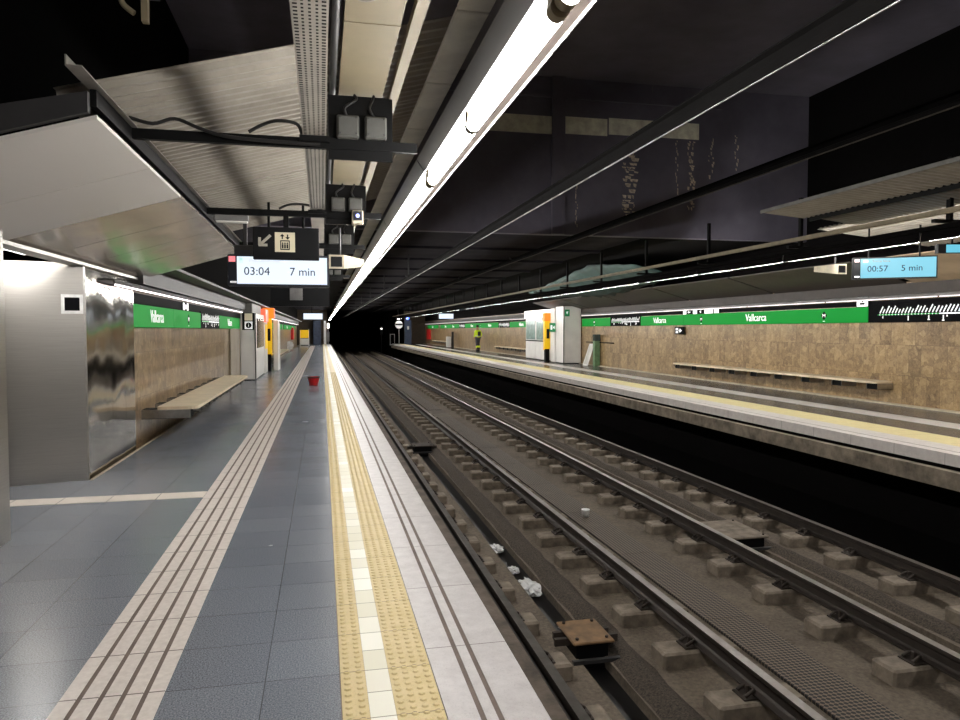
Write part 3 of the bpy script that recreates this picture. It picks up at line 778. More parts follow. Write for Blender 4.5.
# small items near the lift sign
t = thing('batten_lamp', (-.80, 7.3, 2.53), 'small unlit batten lamp under the beam left of the lift sign', 'lamp')
build('housing', MB().bbox((-.99, 7.28, 2.545), (-.68, 7.36, 2.60), .006), 'grey_metal', t); build('diffuser', MB().bbox((-.98, 7.285, 2.53), (-.69, 7.355, 2.548), .004), 'white_cab', t)
t = thing('sensor_box', (.36, 7.30, 2.50), 'small pale box with a round blue lens under the black plate', 'sensor')
build('body', MB().bbox((.30, 7.28, 2.555), (.41, 7.40, 2.685), .006), 'cream_speaker', t); build('face', MB().box((.312, 7.272, 2.585), (.398, 7.28, 2.675)), 'navy_frame', t); build('lens', MB().cyl((.355, 7.272, 2.63), (.355, 7.26, 2.63), .018), 'blue_lit', t)
single('equipment_box', MB().bbox((-.92, 8.2, 2.29), (-.70, 8.35, 2.42), .01).box((-.83, 8.26, 2.42), (-.79, 8.30, 2.75)), 'dark_metal', 'small dark grey box behind the lift sign at its left', 'equipment box')

def horn_front(x, y, z, label, m=1):
    t = thing('horn_speaker', (x, y, z), label, 'loudspeaker')
    S = lambda a: x + m*a
    pr = [(S(-.12), y-.10, z-.075), (S(.04), y-.10, z-.075), (S(.04), y-.10, z+.075), (S(-.12), y-.10, z+.075), (S(.24), y+.12, z-.03), (S(.27), y+.12, z-.03), (S(.27), y+.12, z+.05), (S(.24), y+.12, z+.05)]
    build('shell', MB().add(pr, [(0,1,2,3),(4,5,6,7),(0,1,5,4),(1,2,6,5),(2,3,7,6),(3,0,4,7)]), 'cream_speaker', t)
    build('mouth', MB().box((S(-.10), y-.108, z-.055), (S(.02), y-.099, z+.055)), 'black_gloss', t)
    build('hanger', MB().cyl((x, y, z+.06), (x, y, 2.62 if m > 0 else 2.60), .012), 'dark_metal', t)
horn_front(.20, 8.1, 2.24, 'cream horn loudspeaker right of the left departure screen')
# lift sign hung from the second beam
sy = 7.34
t = thing('lift_sign', (-.31, sy, 2.17), 'black hanging sign with a down-left arrow and a lift pictogram', 'sign')
build('panel', MB().bbox((-.645, sy-.03, 2.185), (-.02, sy+.03, 2.50), .004), 'black_gloss', t)
build('hanger', MB().box((-.36, sy-.02, 2.50), (-.31, sy+.02, 2.62)), 'black_metal', t)
F = Face((-.645, sy-.03, 2.185), (1,0,0), (0,0,1)); mb = MB()
F.bar(mb, (.165, .235), (.075, .150), .026); F.bar(mb, (.062, .212), (.062, .137), .026); F.bar(mb, (.052, .139), (.135, .139), .026)
build('arrow', mb, 'text_grey', t)
mb = MB(); F.rect(mb, .205, .075, .395, .265); pic = build('pictogram', mb, 'pale_sign', t)
mb = MB()
for a0,b0,a1,b1 in ((.255,.095,.345,.105), (.255,.178,.345,.188), (.255,.095,.264,.188), (.336,.095,.345,.188)): F.rect(mb, a0,b0,a1,b1, .006, .008)
for q in (.278, .300, .322):
    F.rect(mb, q-.008, .110, q+.008, .150, .006, .008); F.disc(mb, q, .160, .008, .006, .008)
for q, d in ((.275, 1), (.325, -1)):
    F.rect(mb, q-.006, .200, q+.006, .245, .006, .008); tp = .25 if d > 0 else .195
    F.slab(mb, [(q-.022, tp-d*.024), (q+.022, tp-d*.024), (q, tp)], .006, .008)
build('drawing', mb, 'black_gloss', pic)

def screen(y, x0, x1, z0, z1, a, b, top, mat, label, dy=0, hang=2.86):
    t = thing('departure_screen', ((x0+x1)/2, y, z0), label, 'screen', 'departure screens')
    build('housing', MB().bbox((x0, y, z0), (x1, y+.09, z1), .008), 'navy_frame', t)
    w = x1-x0; h = z1-z0
    F = Face((x0, y, z0), (1,0,0), (0,0,1)); mb = MB(); F.rect(mb, w*.09, h*.07, w*.975, h*.93, 0, .004); fc = build('face', mb, mat, t)
    build('clock_digits', text_mb(a, h*.36, F.p(w*.155, h*.46), (1,0,0), (0,0,1), .006, 1.0, 'LEFT'), 'screen_text', fc)
    build('wait_digits', text_mb(b, h*.36, F.p(w*.60, h*.46), (1,0,0), (0,0,1), .006, 1.0, 'LEFT'), 'screen_text', fc)
    build('destination', text_mb(top, h*.15, F.p(w*.20, h*.80), (1,0,0), (0,0,1), .006, 1.0, 'LEFT'), 'screen_faint', fc)
    mb = MB(); F.rect(mb, w*.11, h*.80, w*.15, h*.83, .004, .006); F.rect(mb, w*.11, h*.74, w*.15, h*.76, .004, .006); F.rect(mb, w*.115, h*.84, w*.145, h*.88, .004, .006); build('line_mark', mb, 'screen_green', fc)
    mb = MB(); F.disc(mb, w*.135, h*.46, h*.02, .004, .006, n=8); F.disc(mb, w*.59, h*.46, h*.02, .004, .006, n=8); build('bullets', mb, 'screen_faint', fc)
    mb = MB(); F.rect(mb, w*.012, h*.76, w*.075, h*.93, 0, .004); build('red_mark', mb, 'screen_red', t)
    mb = MB(); F.rect(mb, w*.025, h*.10, w*.085, h*.15, 0, .004); build('white_mark', mb, 'text_white', t)
    for q in (.40, .74): build('hanger', MB().cyl((x0+w*q, y+.045, z1), (x0+w*q, y+.045, hang), .014), 'black_metal', t)
    return t
screen(8.0, -.965, .085, 1.965, 2.30, '03:04', '7 min', 'Zona Universitària', 'screen', 'lit white departure screen reading 03:04 under the lift sign')
# further hanging gear beyond the screen
single('hanging_board', MB().box((-.80, 12.0, 1.88), (.12, 12.08, 2.17)).box((-.5, 12.03, 2.17), (-.46, 12.07, 2.7)).box((-.1, 12.03, 2.17), (-.06, 12.07, 2.7)), 'black_gloss', 'black hanging board below the lit departure screen, further off', 'board')
mb = MB().box((-.50, 11.96, 1.98), (-.30, 11.99, 2.17))
for k in range(5): mb.box((-.495+k*.04, 11.95, 1.98), (-.475+k*.04, 11.96, 2.17))
single('louvre_plate', mb, 'grey_metal', 'striped grey louvre plate in front of the black hanging board', 'louvre plate')

# second screen, far down the left platform
t = thing('departure_screen', (-.4, 38, 2.0), 'small distant lit screen far down the left platform', 'screen', 'departure screens')
build('housing', MB().bbox((-1.0, 38, 2.02), (.06, 38.1, 2.38), .01), 'navy_frame', t); build('face', MB().box((-.92, 37.995, 2.05), (.03, 38, 2.35)), 'screen', t); build('hanger', MB().cyl((-.5, 38.05, 2.38), (-.5, 38.05, 3.6), .02), 'black_metal', t)

# ------------------------------------------------------------------ wall benches
def bench(x0, x1, y0, y1, z, wall, n, label, cat='bench'):
    s = 1 if wall < 0 else -1           # +1: front towards +x
    t = thing('wall_bench', (wall, (y0+y1)/2, 0), label, cat)
    fx, bx = (x1, x0) if s > 0 else (x0, x1)
    r = .12
    out = [(bx, y0), (fx - s*r, y0)] + [(fx - s*r + s*r*math.sin(a), y0 + r - r*math.cos(a)) for a in (PI/8, PI/4, 3*PI/8)] + [(fx, y0+r), (fx, y1-r)] + [(fx - s*r + s*r*math.cos(a), y1 - r + r*math.sin(a)) for a in (PI/8, PI/4, 3*PI/8)] + [(fx - s*r, y1), (bx, y1)]
    build('seat', MB().ext(out, z-.045, z, axis='z'), 'bench', t)
    for k in range(n):
        y = y0 + .18 + (y1-y0-.36)*k/(n-1)
        b = build('bracket', MB().box((wall, y-.15, z-.17), (fx - s*.12, y+.15, z-.046)), 'black_metal', t)
        for q in (-.155, .15): build('cheek', MB().box((wall, y+q, z-.165), (fx - s*.10, y+q+.006, z-.046)), 'steel', b)
    return t
bench(-2.17, -1.66, 10.35, 17.2, .47, XL, 9, 'long pale wall bench under the green sign on the left platform')
bench(10.78, 11.20, 12.35, 20.9, .47, XR, 9, 'long pale wall bench on the right platform, nearest and fully visible')
bench(10.78, 11.20, 37.0, 45.0, .47, XR, 9, 'pale wall bench behind the white kiosk on the right platform')
bench(10.78, 11.20, 63.0, 72.0, .47, XR, 9, 'distant pale wall bench near the right platform end')
bench(-2.17, -1.75, 32., 40., .47, XL, 9, 'distant pale wall bench past the yellow help point on the left platform')

# ------------------------------------------------------------------ green name signs and line maps
def emblem(F, t, a, b, r):
    mb = MB(); F.slab(mb, [(a-r,b),(a,b-r),(a+r,b),(a,b+r)], .002, .005); e = build('emblem', mb, 'map_black', t)
    F2 = F; mb = MB(); w = r*.42
    F2.bar(mb, (a-w, b-w*.9), (a-w, b+w*.9), w*.42, .006, .008); F2.bar(mb, (a+w, b-w*.9), (a+w, b+w*.9), w*.42, .006, .008)
    F2.bar(mb, (a-w, b+w*.8), (a, b-w*.1), w*.40, .006, .008); F2.bar(mb, (a, b-w*.1), (a+w, b+w*.8), w*.40, .006, .008)
    F2.rect(mb, a-r*.35, b-r*1.35, a+r*.35, b-r*1.22, .002, .005)
    build('emblem_letter', mb, 'text_white', e)
def green(side, ya, yb, z0, z1, items, label, nm='station_name_sign'):
    # side -1: left wall (reads along +y... seen from +x); +1: right wall
    if side < 0: x = XL+.001; F = Face((x+.05, ya, z0), (0,1,0), (0,0,1)); bx = (x, x+.05)
    else: x = XR-.001; F = Face((x-.05, yb, z0), (0,-1,0), (0,0,1)); bx = (x-.05, x)
    t = thing(nm, (x, (ya+yb)/2, z0), label, 'sign', 'green station name signs')
    build('panel', MB().bbox((bx[0], ya, z0), (bx[1], yb-.008, z1), .005), 'green', t)
    h = z1-z0; L = yb-ya
    for kind, pos in items:
        a = (pos-ya) if side < 0 else (yb-pos)
        if kind == 't': build('lettering', text_mb('Vallcarca', h*.82, F.p(a, h*.5), F.r, F.u, .003, .96, bold=.006), 'text_white', t)
        else: emblem(F, t, a, h*.52, h*.30)
    return t
def linemap(side, ya, yb, z0, z1, label, green_part=.38, detail=1):
    if side < 0: x = XL+.001; F = Face((x+.05, ya, z0), (0,1,0), (0,0,1)); bx = (x, x+.05)
    else: x = XR-.001; F = Face((x-.05, yb, z0), (0,-1,0), (0,0,1)); bx = (x-.05, x)
    t = thing('line_map', (x, (ya+yb)/2, z0), label, 'line map', 'black line maps')
    build('panel', MB().bbox((bx[0], ya, z0), (bx[1], yb-.008, z1), .005), 'map_black', t)
    h = z1-z0; L = yb-ya; n = int(L*11); rnd = random.Random(int(ya*10))
    g = MB(); w = MB(); yl = h*.42
    F.rect(g, L*.05, yl-.008, L*(.05+.9*green_part), yl+.008); F.rect(w, L*(.05+.9*green_part), yl-.012, L*.96, yl+.012)
    build('green_line', g, 'text_green', t)
    for k in range(n):
        a = L*.06 + L*.88*k/(n-1); q = rnd.uniform(.20, .40)*h
        F.bar(w, (a, yl+h*.08), (a+q*.60, yl+h*.08+q), .026)
        F.disc(w, a, yl, .014, n=8)
        if rnd.random() < .28:
            d = rnd.uniform(.06, .26)*h
            F.rect(w, a-.013, yl-h*.08-d, a+.013, yl-h*.08)
            if rnd.random() < .5: F.rect(w, a-.028, yl-h*.08-d-.02, a+.028, yl-h*.08-d)
    tag(build('names', w, 'text_white', t), 'white slanted station names and ticks', None)
    return t
# left wall
Z0, Z1 = 1.535, 1.835
green(-1, 9.86, 12.4, Z0, Z1, [('t', 11.2)], 'green station name sign nearest on the left wall, beside the steel cladding')
green(-1, 12.4, 15.05, Z0, Z1, [('e', 13.7)], 'green sign with black diamond emblem left of the left line map')
linemap(-1, 15.05, 17.68, Z0, Z1+.03, 'black line map on the left wall above the bench end')
green(-1, 17.68, 21.9, Z0, Z1, [('t', 19.6)], 'green station name sign between left line map and white kiosk')
green(-1, 29.0, 45.0, Z0, Z1, [('t', 33), ('e', 37), ('t', 41)], 'distant green sign on the left wall past the yellow help point')
green(-1, 47.0, 66.0, Z0, Z1, [('t', 51), ('t', 60)], 'most distant green sign on the left wall')
# right wall
R0, R1 = 1.655, 1.985
linemap(1, 7.4, 13.05, R0, R1+.04, 'big black line map on the right wall nearest the viewer', .30)
green(1, 13.05, 20.95, R0, R1, [('e', 14.4), ('t', 17.05), ('e', 19.85)], 'long green station name sign above the nearest right bench')
green(1, 20.95, 24.1, R0, R1, [('t', 22.6)], 'green station name sign between long green sign and distant right line map')
linemap(1, 24.1, 26.9, R0, R1+.03, 'smaller line map on the right wall near the white kiosk')
green(1, 26.9, 30.1, R0, R1, [('e', 28.6)], 'short green sign with emblem beside the white kiosk on the right')
green(1, 37.0, 42.6, R0, R1, [('t', 40)], 'green sign just past the kiosk on the right wall')
linemap(1, 42.6, 45.5, R0, R1, 'distant small line map between two green signs past the kiosk')
green(1, 45.5, 56.7, R0, R1, [('t', 48), ('e', 51), ('t', 54)], 'distant green sign behind the worker on the right wall')
linemap(1, 56.7, 59.2, R0, R1, 'most distant line map on the right wall')
green(1, 59.2, 69.0, R0, R1, [('t', 62), ('t', 66)], 'distant green sign past the worker on the right wall')
green(1, 70.5, 77.5, R0, R1, [('t', 74)], 'most distant green sign at the right platform end')
# ledges and cove lamps above the signs
def cove(side, ya, yb, z, label, seg):
    x = XL if side < 0 else XR; s = 1 if side < 0 else -1
    t = thing('cove_lamp', (x, (ya+yb)/2, z), label, 'cove lamp')
    build('ledge', MB().ext([(x, z+.10), (x+s*.16, z+.08), (x+s*.17, z+.035), (x+s*.15, z+.03), (x+s*.145, z+.06), (x, z+.075)], ya, yb), 'grey_metal' if side > 0 else 'dark_metal', t)
    mb = MB(); y = ya+.1; k = 0
    while y < yb-.2:
        e = min(y+seg, yb-.1)
        if k < 40: build('tube', MB().cyl((x+s*.145, y, z+.022), (x+s*.145, e, z+.022), .011, n=8), 'cove' if side < 0 else 'cove_r', t)
        y = e + .06; k += 1
    return t
cove(-1, 8.6, 21.8, 1.98, 'thin lit cove lamp above the green signs on the left wall', 3.0)
cove(-1, 28.0, 72.0, 1.98, 'thin distant lit cove lamp on the left wall past the kiosk', 6.0)
cove(1, 5.0, 30.0, 2.10, 'thin lit cove lamp above the green signs on the right wall', 3.0)
cove(1, 37.0, 79.0, 2.10, 'thin distant lit cove lamp on the right wall past the kiosk', 6.0)
struct('trim_19', MB().box((XL, 9.84, 1.84), (XL+.03, 72, 1.98)), 'map_black')
struct('trim_20', MB().box((XR-.03, Y0, 2.0), (XR, 80, 2.10)), 'map_black')
struct('trim_21', MB().box((XR-.012, Y0, 2.20), (XR, 80, 2.42)), 'soffit_shaded')  # dark strip added so the lamplit wall top stays in shade
# little pictogram plates
def plate_white(side, y, z, w, h, label):
    x = XL+.03 if side < 0 else XR-.05
    t = thing('pictogram_plate', (x, y, z), label, 'sign')
    r = (0,1,0) if side < 0 else (0,-1,0); F = Face((x, y - w/2 if side < 0 else y + w/2, z), r, (0,0,1))
    mb = MB(); F.rect(mb, 0, 0, w, h, 0, .012); build('panel', mb, 'map_black', t)
    return t, F
t, F = plate_white(-1, 13.5, 1.835, .55, .15, 'small white and black pictogram plate above the left green sign')
mb = MB(); F.rect(mb, .02, .01, .16, .14, .013, .016); F.rect(mb, .20, .03, .34, .11, .013, .016); F.rect(mb, .39, .01, .53, .14, .013, .016); build('pictogram', mb, 'text_white', t)
t, F = plate_white(1, 19.9, 1.99, 2.1, .13, 'row of white pictograms on a black strip above the long green sign')
mb = MB()
for a0, a1 in ((.0,.20), (.62,.86), (1.30,1.78), (1.84,2.10)): F.rect(mb, a0, .0, a1, .13, .013, .016)
F.bar(mb, (.30, .065), (.46, .065), .03, .013, .016); F.slab(mb, [(.28,.065),(.36,.11),(.36,.02)], .013, .016); F.slab(mb, [(1.0,.065),(1.1,.11),(1.1,.02)], .013, .016)
build('pictograms', mb, 'text_white', t)
t, F = plate_white(1, 13.2, 1.985, .34, .22, 'small white pictogram plate at the end of the long green sign')
mb = MB(); F.rect(mb, .01, .01, .33, .21, .013, .016); p_ = build('pictogram', mb, 'text_white', t)
mb = MB(); F.rect(mb, .10, .05, .24, .09, .017, .019); F.disc(mb, .18, .14, .035, .017, .019, n=10); build('drawing', mb, 'map_black', p_)
t, F = plate_white(1, 21.2, 1.36, .62, .24, 'small black arrow sign on the marble under the right green sign')
mb = MB(); F.rect(mb, .08, .04, .24, .10, .013, .016); F.rect(mb, .08, .13, .24, .20, .013, .016); F.slab(mb, [(.34,.05),(.34,.19),(.48,.12)], .013, .016); F.rect(mb, .28, .10, .34, .14, .013, .016); build('arrow', mb, 'text_white', t)
# colour tile on the brushed steel jamb (its printed code is left out)
ang = math.atan2(7.83-6.55, -2.30+6.5); R_ = Vector((math.cos(ang), math.sin(ang), 0))
P_ = Vector((-2.30, 7.83, 1.66)) - R_*.20
t = thing('wall_tag', tuple(P_), 'small white square tag with coloured squares on the brushed steel jamb', 'tag')
F = Face(P_, R_, (0,0,1)); mb = MB(); F.rect(mb, 0, 0, .19, .19, 0, .004); build('panel', mb, 'white_plastic', t)
mb = MB(); F.rect(mb, .03, .03, .16, .16, .0045, .0055); inner = build('centre', mb, 'map_black', t)

# ------------------------------------------------------------------ left kiosk row
t = thing('white_kiosk', (-2.12, 22.9, 0), 'tall white cabinet with information pictogram at the left bench end', 'cabinet')
build('body', MB().bbox((-2.36, 22.3, .03), (-1.93, 25.6, 2.0), .015), 'white_cab', t)
build('side_glass', MB().box((-1.935, 22.75, .95), (-1.922, 25.4, 1.85)), 'glass_dark', t)
build('cap', MB().bbox((-2.30, 22.4, 2.0), (-2.02, 25.5, 2.32), .02), 'grey_cab', t)
build('base', MB().box((-2.34, 22.33, 0), (-1.95, 25.57, .03)), 'black_metal', t)
build('corner_strip', MB().box((-1.945, 22.285, .03), (-1.925, 22.4, 2.0)), 'black_metal', t)
F = Face((-2.36, 22.30, 0), (1,0,0), (0,0,1)); mb = MB(); F.rect(mb, .06, 1.50, .40, 2.0, 0, .006); ip = build('info_panel', mb, 'black_gloss', t)
mb = MB(); F.rect(mb, .13, 1.78, .35, 1.99, .007, .010); build('map_pictogram', mb, 'pale_sign', ip)
mb = MB(); F.rect(mb, .13, 1.53, .35, 1.75, .007, .010); ii = build('letter_panel', mb, 'text_white', ip)
mb = MB(); F.disc(mb, .24, 1.64, .085, .011, .013); build('letter_disc', mb, 'black_gloss', ii)
build('letter', text_mb('i', .15, F.p(.24, 1.64), (1,0,0), (0,0,1), .015), 'text_white', ii)
t = thing('vending_machine', (-2.1, 26.3, 0), 'vending machine with red white lit header behind the white cabinet', 'vending machine')
build('body', MB().bbox((-2.36, 25.75, 0), (-1.92, 27.0, 1.78), .015), 'white_cab', t); build('header', MB().bbox((-2.36, 25.72, 1.78), (-1.88, 27.0, 2.22), .015), 'red_lit', t); build('window', MB().box((-1.922, 25.9, .85), (-1.91, 26.9, 1.7)), 'yellow_post', t)
def help_point(x, y, label, s, sign=False):
    t = thing('help_point', (x, y, 0), label, 'help point')
    build('base', MB().box((x-.10, y-.10, 0), (x+.10, y+.10, .62)), 'black_metal', t)
    build('body', MB().ext([(y-.12, .62), (y+.12, .55), (y+.12, 1.92), (y-.12, 1.92)], x-.13, x+.13, axis='x'), 'yellow_post', t)
    build('header', MB().bbox((x-.18, y-.16, 1.92), (x+.22, y+.16, 2.30), .02), 'orange_lit', t)
    build('red_side', MB().box((x+.205, y-.15, 1.94), (x+.235, y+.15, 2.28)), 'red_lit', t)
    build('intercom', MB().box((x-s*.13, y-.07, 1.1), (x-s*.145, y+.07, 1.5)) if s else MB().box((x-.05, y-.135, 1.1), (x+.09, y-.12, 1.55)), 'black_gloss', t)
    return t
help_point(-1.93, 27.5, 'yellow help point with orange lit header on the left platform', 0)
single('white_post', MB().bbox((-1.76, 27.6, .0), (-1.58, 28.3, 1.86), .015).box((-1.76, 28.31, .0), (-1.57, 28.6, 1.75)), 'white_cab', 'white post panel right of the left yellow help point', 'post')
struct('wall_left_panel', MB().box((XL, 19.9, -.05), (XL+.02, 22.28, 1.53)).box((XL+.019, 19.86, 0), (XL+.035, 19.9, 1.53)).box((XL+.019, 19.9, .93), (XL+.024, 22.28, .94)), 'panel_stone')

# red bucket on the platform
t = thing('bucket', (-.23, 19.95, 0), 'red bucket with black rim standing on the left platform', 'bucket')
build('pail', MB().lathe([(.001,0),(.115,0),(.150,.21),(.154,.235),(.144,.235),(.110,.015),(.001,.015)], (-.23, 19.95, 0), 24), 'red', t)
build('rim', MB().lathe([(.150,.205),(.163,.205),(.163,.24),(.150,.24),(.150,.205)], (-.23, 19.95, 0), 24), 'black_gloss', t)
build('handle', MB().tube([(-.23+.155*math.cos(a), 19.95-.03, .22-.12*math.sin(a)) for a in [PI*k/10 for k in range(11)]], .006, 6), 'black_metal', t)
# far end of the left platform
t = thing('yellow_sign_gate', (-1.62, 70, 0), 'yellow and white sign gate at the far end of left platform', 'gate')
build('frame', MB().box((-2.05, 70, 0), (-2.0, 70.05, 1.5)).box((-1.24, 70, 0), (-1.19, 70.05, 1.6)).box((-2.05, 70, .5), (-1.19, 70.05, .55)), 'white_cab', t); build('sign', MB().box((-2.0, 69.97, .75), (-1.24, 70.0, 1.5)), 'yellow_post', t); build('lower_panel', MB().box((-2.0, 69.98, .1), (-1.24, 70.0, .7)), 'white_cab', t)
single('fire_cabinet', MB().bbox((-2.374, 58, .75), (-2.18, 59.4, 1.7), .02), 'red_cab', 'red fire cabinet on the distant left wall', 'fire cabinet')
single('oval_panel', MB().cyl((-2.25, 52.0, .42), (-2.25, 52.06, .42), .30, n=24).box((-2.30, 52.0, 0), (-2.20, 52.06, .2)), 'white_plastic', 'round white disc standing by the distant left wall', 'disc')
t = thing('end_signal', (.62, 77, 0), 'small white signal lamp on a post at left platform end', 'signal')
build('post', MB().cyl((.62, 77, 0), (.62, 77, 1.7), .05).box((.5, 76.9, .3), (.75, 77.1, 1.3)), 'grey_metal', t); build('lamp', MB().box((.53, 76.85, 1.7), (.75, 77.0, 2.2)), 'small_lit', t)
single('white_post', MB().box((.18, 76, 0), (.42, 76.3, 2.45)), 'white_cab', 'white pillar at the far end of the left platform', 'post')
single('dark_cabinet', MB().bbox((-.9, 76.6, 0), (-.1, 77.4, 2.5), .03), 'blue_grey', 'dark cabinet against the far left platform end wall', 'cabinet')

# ------------------------------------------------------------------ right platform things
t = thing('white_kiosk', (10.85, 30.9, 0), 'big white cabinet standing across the right platform near the help point', 'cabinet')
build('body', MB().bbox((10.42, 30.25, .04), (11.22, 31.4, 2.55), .015), 'white_cab', t)
build('plinth', MB().box((10.44, 30.28, 0), (11.2, 31.38, .04)), 'black_metal', t)
build('corner_strip', MB().box((10.405, 30.235, .04), (10.43, 30.28, 2.55)), 'black_metal', t)
F = Face((10.46, 30.25, 2.1), (1,0,0), (0,0,1)); mb = MB(); F.rect(mb, 0, 0, .22, .30, 0, .008); sg = build('small_sign', mb, 'exit_green', t)
mb = MB(); F.slab(mb, [(.06,.20),(.16,.22),(.10,.08)], .009, .011); build('arrow', mb, 'text_white', sg)
build('side_leaf', MB().bbox((10.40, 31.5, .04), (10.5, 32.1, 2.50), .01), 'white_cab', t)
help_point(10.30, 32.35, 'yellow help point beside the white cabinet on the right platform', 0)
t = thing('exit_sign', (10.55, 32.0, 1.4), 'green exit sign fixed beside the right yellow help point', 'sign')
F = Face((10.14, 31.45, 1.42), (1,-.3,0), (0,0,1)); mb = MB(); F.rect(mb, 0, 0, .28, .40, 0, .03); build('panel', mb, 'exit_green', t); mb = MB(); F.rect(mb, .05, .1, .13, .30, .031, .034); F.slab(mb, [(.16,.2),(.23,.28),(.23,.12)], .031, .034); build('pictogram', mb, 'text_white', t)
build('bracket', MB().box((10.20, 31.46, 1.5), (10.56, 31.52, 1.56)), 'black_metal', t)
for i, (ya, yb_, lb) in enumerate(((33.0, 34.75, 'white vending machine with lit header next to the right help point'), (34.8, 36.6, 'white vending machine with lit header, further of the two'))):
    t = thing('vending_machine', (10.85, (ya+yb_)/2, 0), lb, 'vending machine', 'vending machines of the right platform')
    build('body', MB().bbox((10.5, ya, .05), (11.22, yb_, 2.1), .015), 'white_cab', t)
    build('window', MB().box((10.488, ya+.1, 1.02), (10.5, yb_-.1, 2.0)), 'glass_green', t)
    build('dividing_strip', MB().box((10.485, ya, .93), (10.5, yb_, .99)), 'black_metal', t)
    build('header', MB().bbox((10.42, ya, 2.1), (11.2, yb_, 2.48), .015), 'white_lit', t)
    build('plinth', MB().box((10.53, ya+.03, 0), (11.2, yb_-.03, .05)), 'black_metal', t)
# totem and leaning board
t = thing('green_totem', (11.1, 28.2, 0), 'slim green grey post standing by the right marble wall', 'post')
build('post', MB().bbox((10.98, 28.0, 0), (11.22, 28.2, 1.05), .01), 'pillar_green', t); build('head', MB().bbox((10.97, 27.99, 1.05), (11.23, 28.21, 1.32), .01), 'glass_dark', t)
single('dark_rail', MB().box((11.2, 26.6, .96), (11.25, 29.6, 1.0)), 'black_metal', 'thin dark bar fixed on the wall behind the green post', 'rail')
t = thing('leaning_board', (11.0, 29.0, 0), 'white framed board leaning against the wall by the kiosk', 'board')
vs = []
def lean(a, b, d): # board 0.5 wide, 0.95 high, leaning onto the wall
    return (10.86 + .30*b/.95 - d, 29.0 - a, b*.95)
mb = MB()
for a0,b0,a1,b1 in ((0,0,.55,.06),(0,.90,.55,.96),(0,0,.07,.96),(.48,0,.55,.96)):
    q = [lean(a0,b0,0), lean(a1,b0,0), lean(a1,b1,0), lean(a0,b1,0), lean(a0,b0,.03), lean(a1,b0,.03), lean(a1,b1,.03), lean(a0,b1,.03)]
    mb.add(q, [(0,1,2,3),(4,5,6,7),(0,1,5,4),(1,2,6,5),(2,3,7,6),(3,0,4,7)])
build('frame', mb, 'white_cab', t)
q = [lean(.05,.04,0), lean(.5,.04,0), lean(.5,.92,0), lean(.05,.92,0), lean(.05,.04,.015), lean(.5,.04,.015), lean(.5,.92,.015), lean(.05,.92,.015)]
build('face', MB().add(q, [(0,1,2,3),(4,5,6,7),(0,1,5,4),(1,2,6,5),(2,3,7,6),(3,0,4,7)]), 'cover', t)
# departure screen of the right platform, turned towards the viewer
def rscreen(c, ang, w, h, label, mat, a=None, b=None, top=None, hang=3.04):
    R_ = Vector((math.cos(ang), math.sin(ang), 0)); U_ = Vector((0,0,1)); N_ = R_.cross(U_)
    t = thing('departure_screen', c, label, 'screen', 'departure screens')
    F = Face(Vector(c) - R_*w/2, R_, U_)
    mb = MB(); F.rect(mb, 0, 0, w, h, -.09, 0); build('housing', mb, 'black_gloss', t)
    mb = MB(); F.rect(mb, w*.10, h*.06, w*.985, h*.94, 0, .004); fc = build('face', mb, mat, t)
    if a:
        build('clock_digits', text_mb(a, h*.38, F.p(w*.18, h*.46), R_, U_, .006, 1, 'LEFT'), 'screen_text', fc)
        build('wait_digits', text_mb(b, h*.38, F.p(w*.58, h*.46), R_, U_, .006, 1, 'LEFT'), 'screen_text', fc)
        build('destination', text_mb(top, h*.13, F.p(w*.24, h*.81), R_, U_, .006, 1, 'LEFT'), 'grey_metal', fc)
        mb = MB(); F.rect(mb, w*.13, h*.77, w*.19, h*.87, .004, .006); build('line_mark', mb, 'screen_green', fc)
        mb = MB(); F.rect(mb, w*.03, h*.80, w*.085, h*.92, 0, .004); build('red_mark', mb, 'screen_red', t)
        mb = MB(); F.rect(mb, w*.03, h*.10, w*.09, h*.16, 0, .004); build('white_mark', mb, 'text_white', t)
    for q in (.2, .8): build('hanger', MB().cyl(F.p(w*q, h, -.045), F.p(w*q, h, -.045)+Vector((0,0,hang-c[2]-h)), .014), 'black_metal', t)
    return t
rscreen((8.24, 9.10, 2.255), -.60, 1.10, .325, 'cyan lit departure screen reading 00:57 above the right platform', 'screen_cyan', '00:57', '5 min', 'Trinitat Nova')
rscreen((9.28, 8.7, 2.615), -.25, 1.1, .13, 'narrow blue glowing strip right of the cyan departure screen', 'screen_cyan')  # glowing panel added in place of a sheet lit blue
t = thing('departure_screen', (9.0, 52, 2.3), 'small distant lit screen above the far right platform', 'screen', 'departure screens')
build('housing', MB().bbox((8.3, 52, 2.28), (9.45, 52.1, 2.72), .01), 'navy_frame', t); build('face', MB().box((8.35, 51.99, 2.33), (9.4, 52, 2.68)), 'screen', t); build('hanger', MB().cyl((9.0, 52.05, 2.72), (9.0, 52.05, 3.6), .02), 'black_metal', t)
horn_front(7.56, 9.5, 2.41, 'cream horn loudspeaker left of the cyan departure screen', -1)
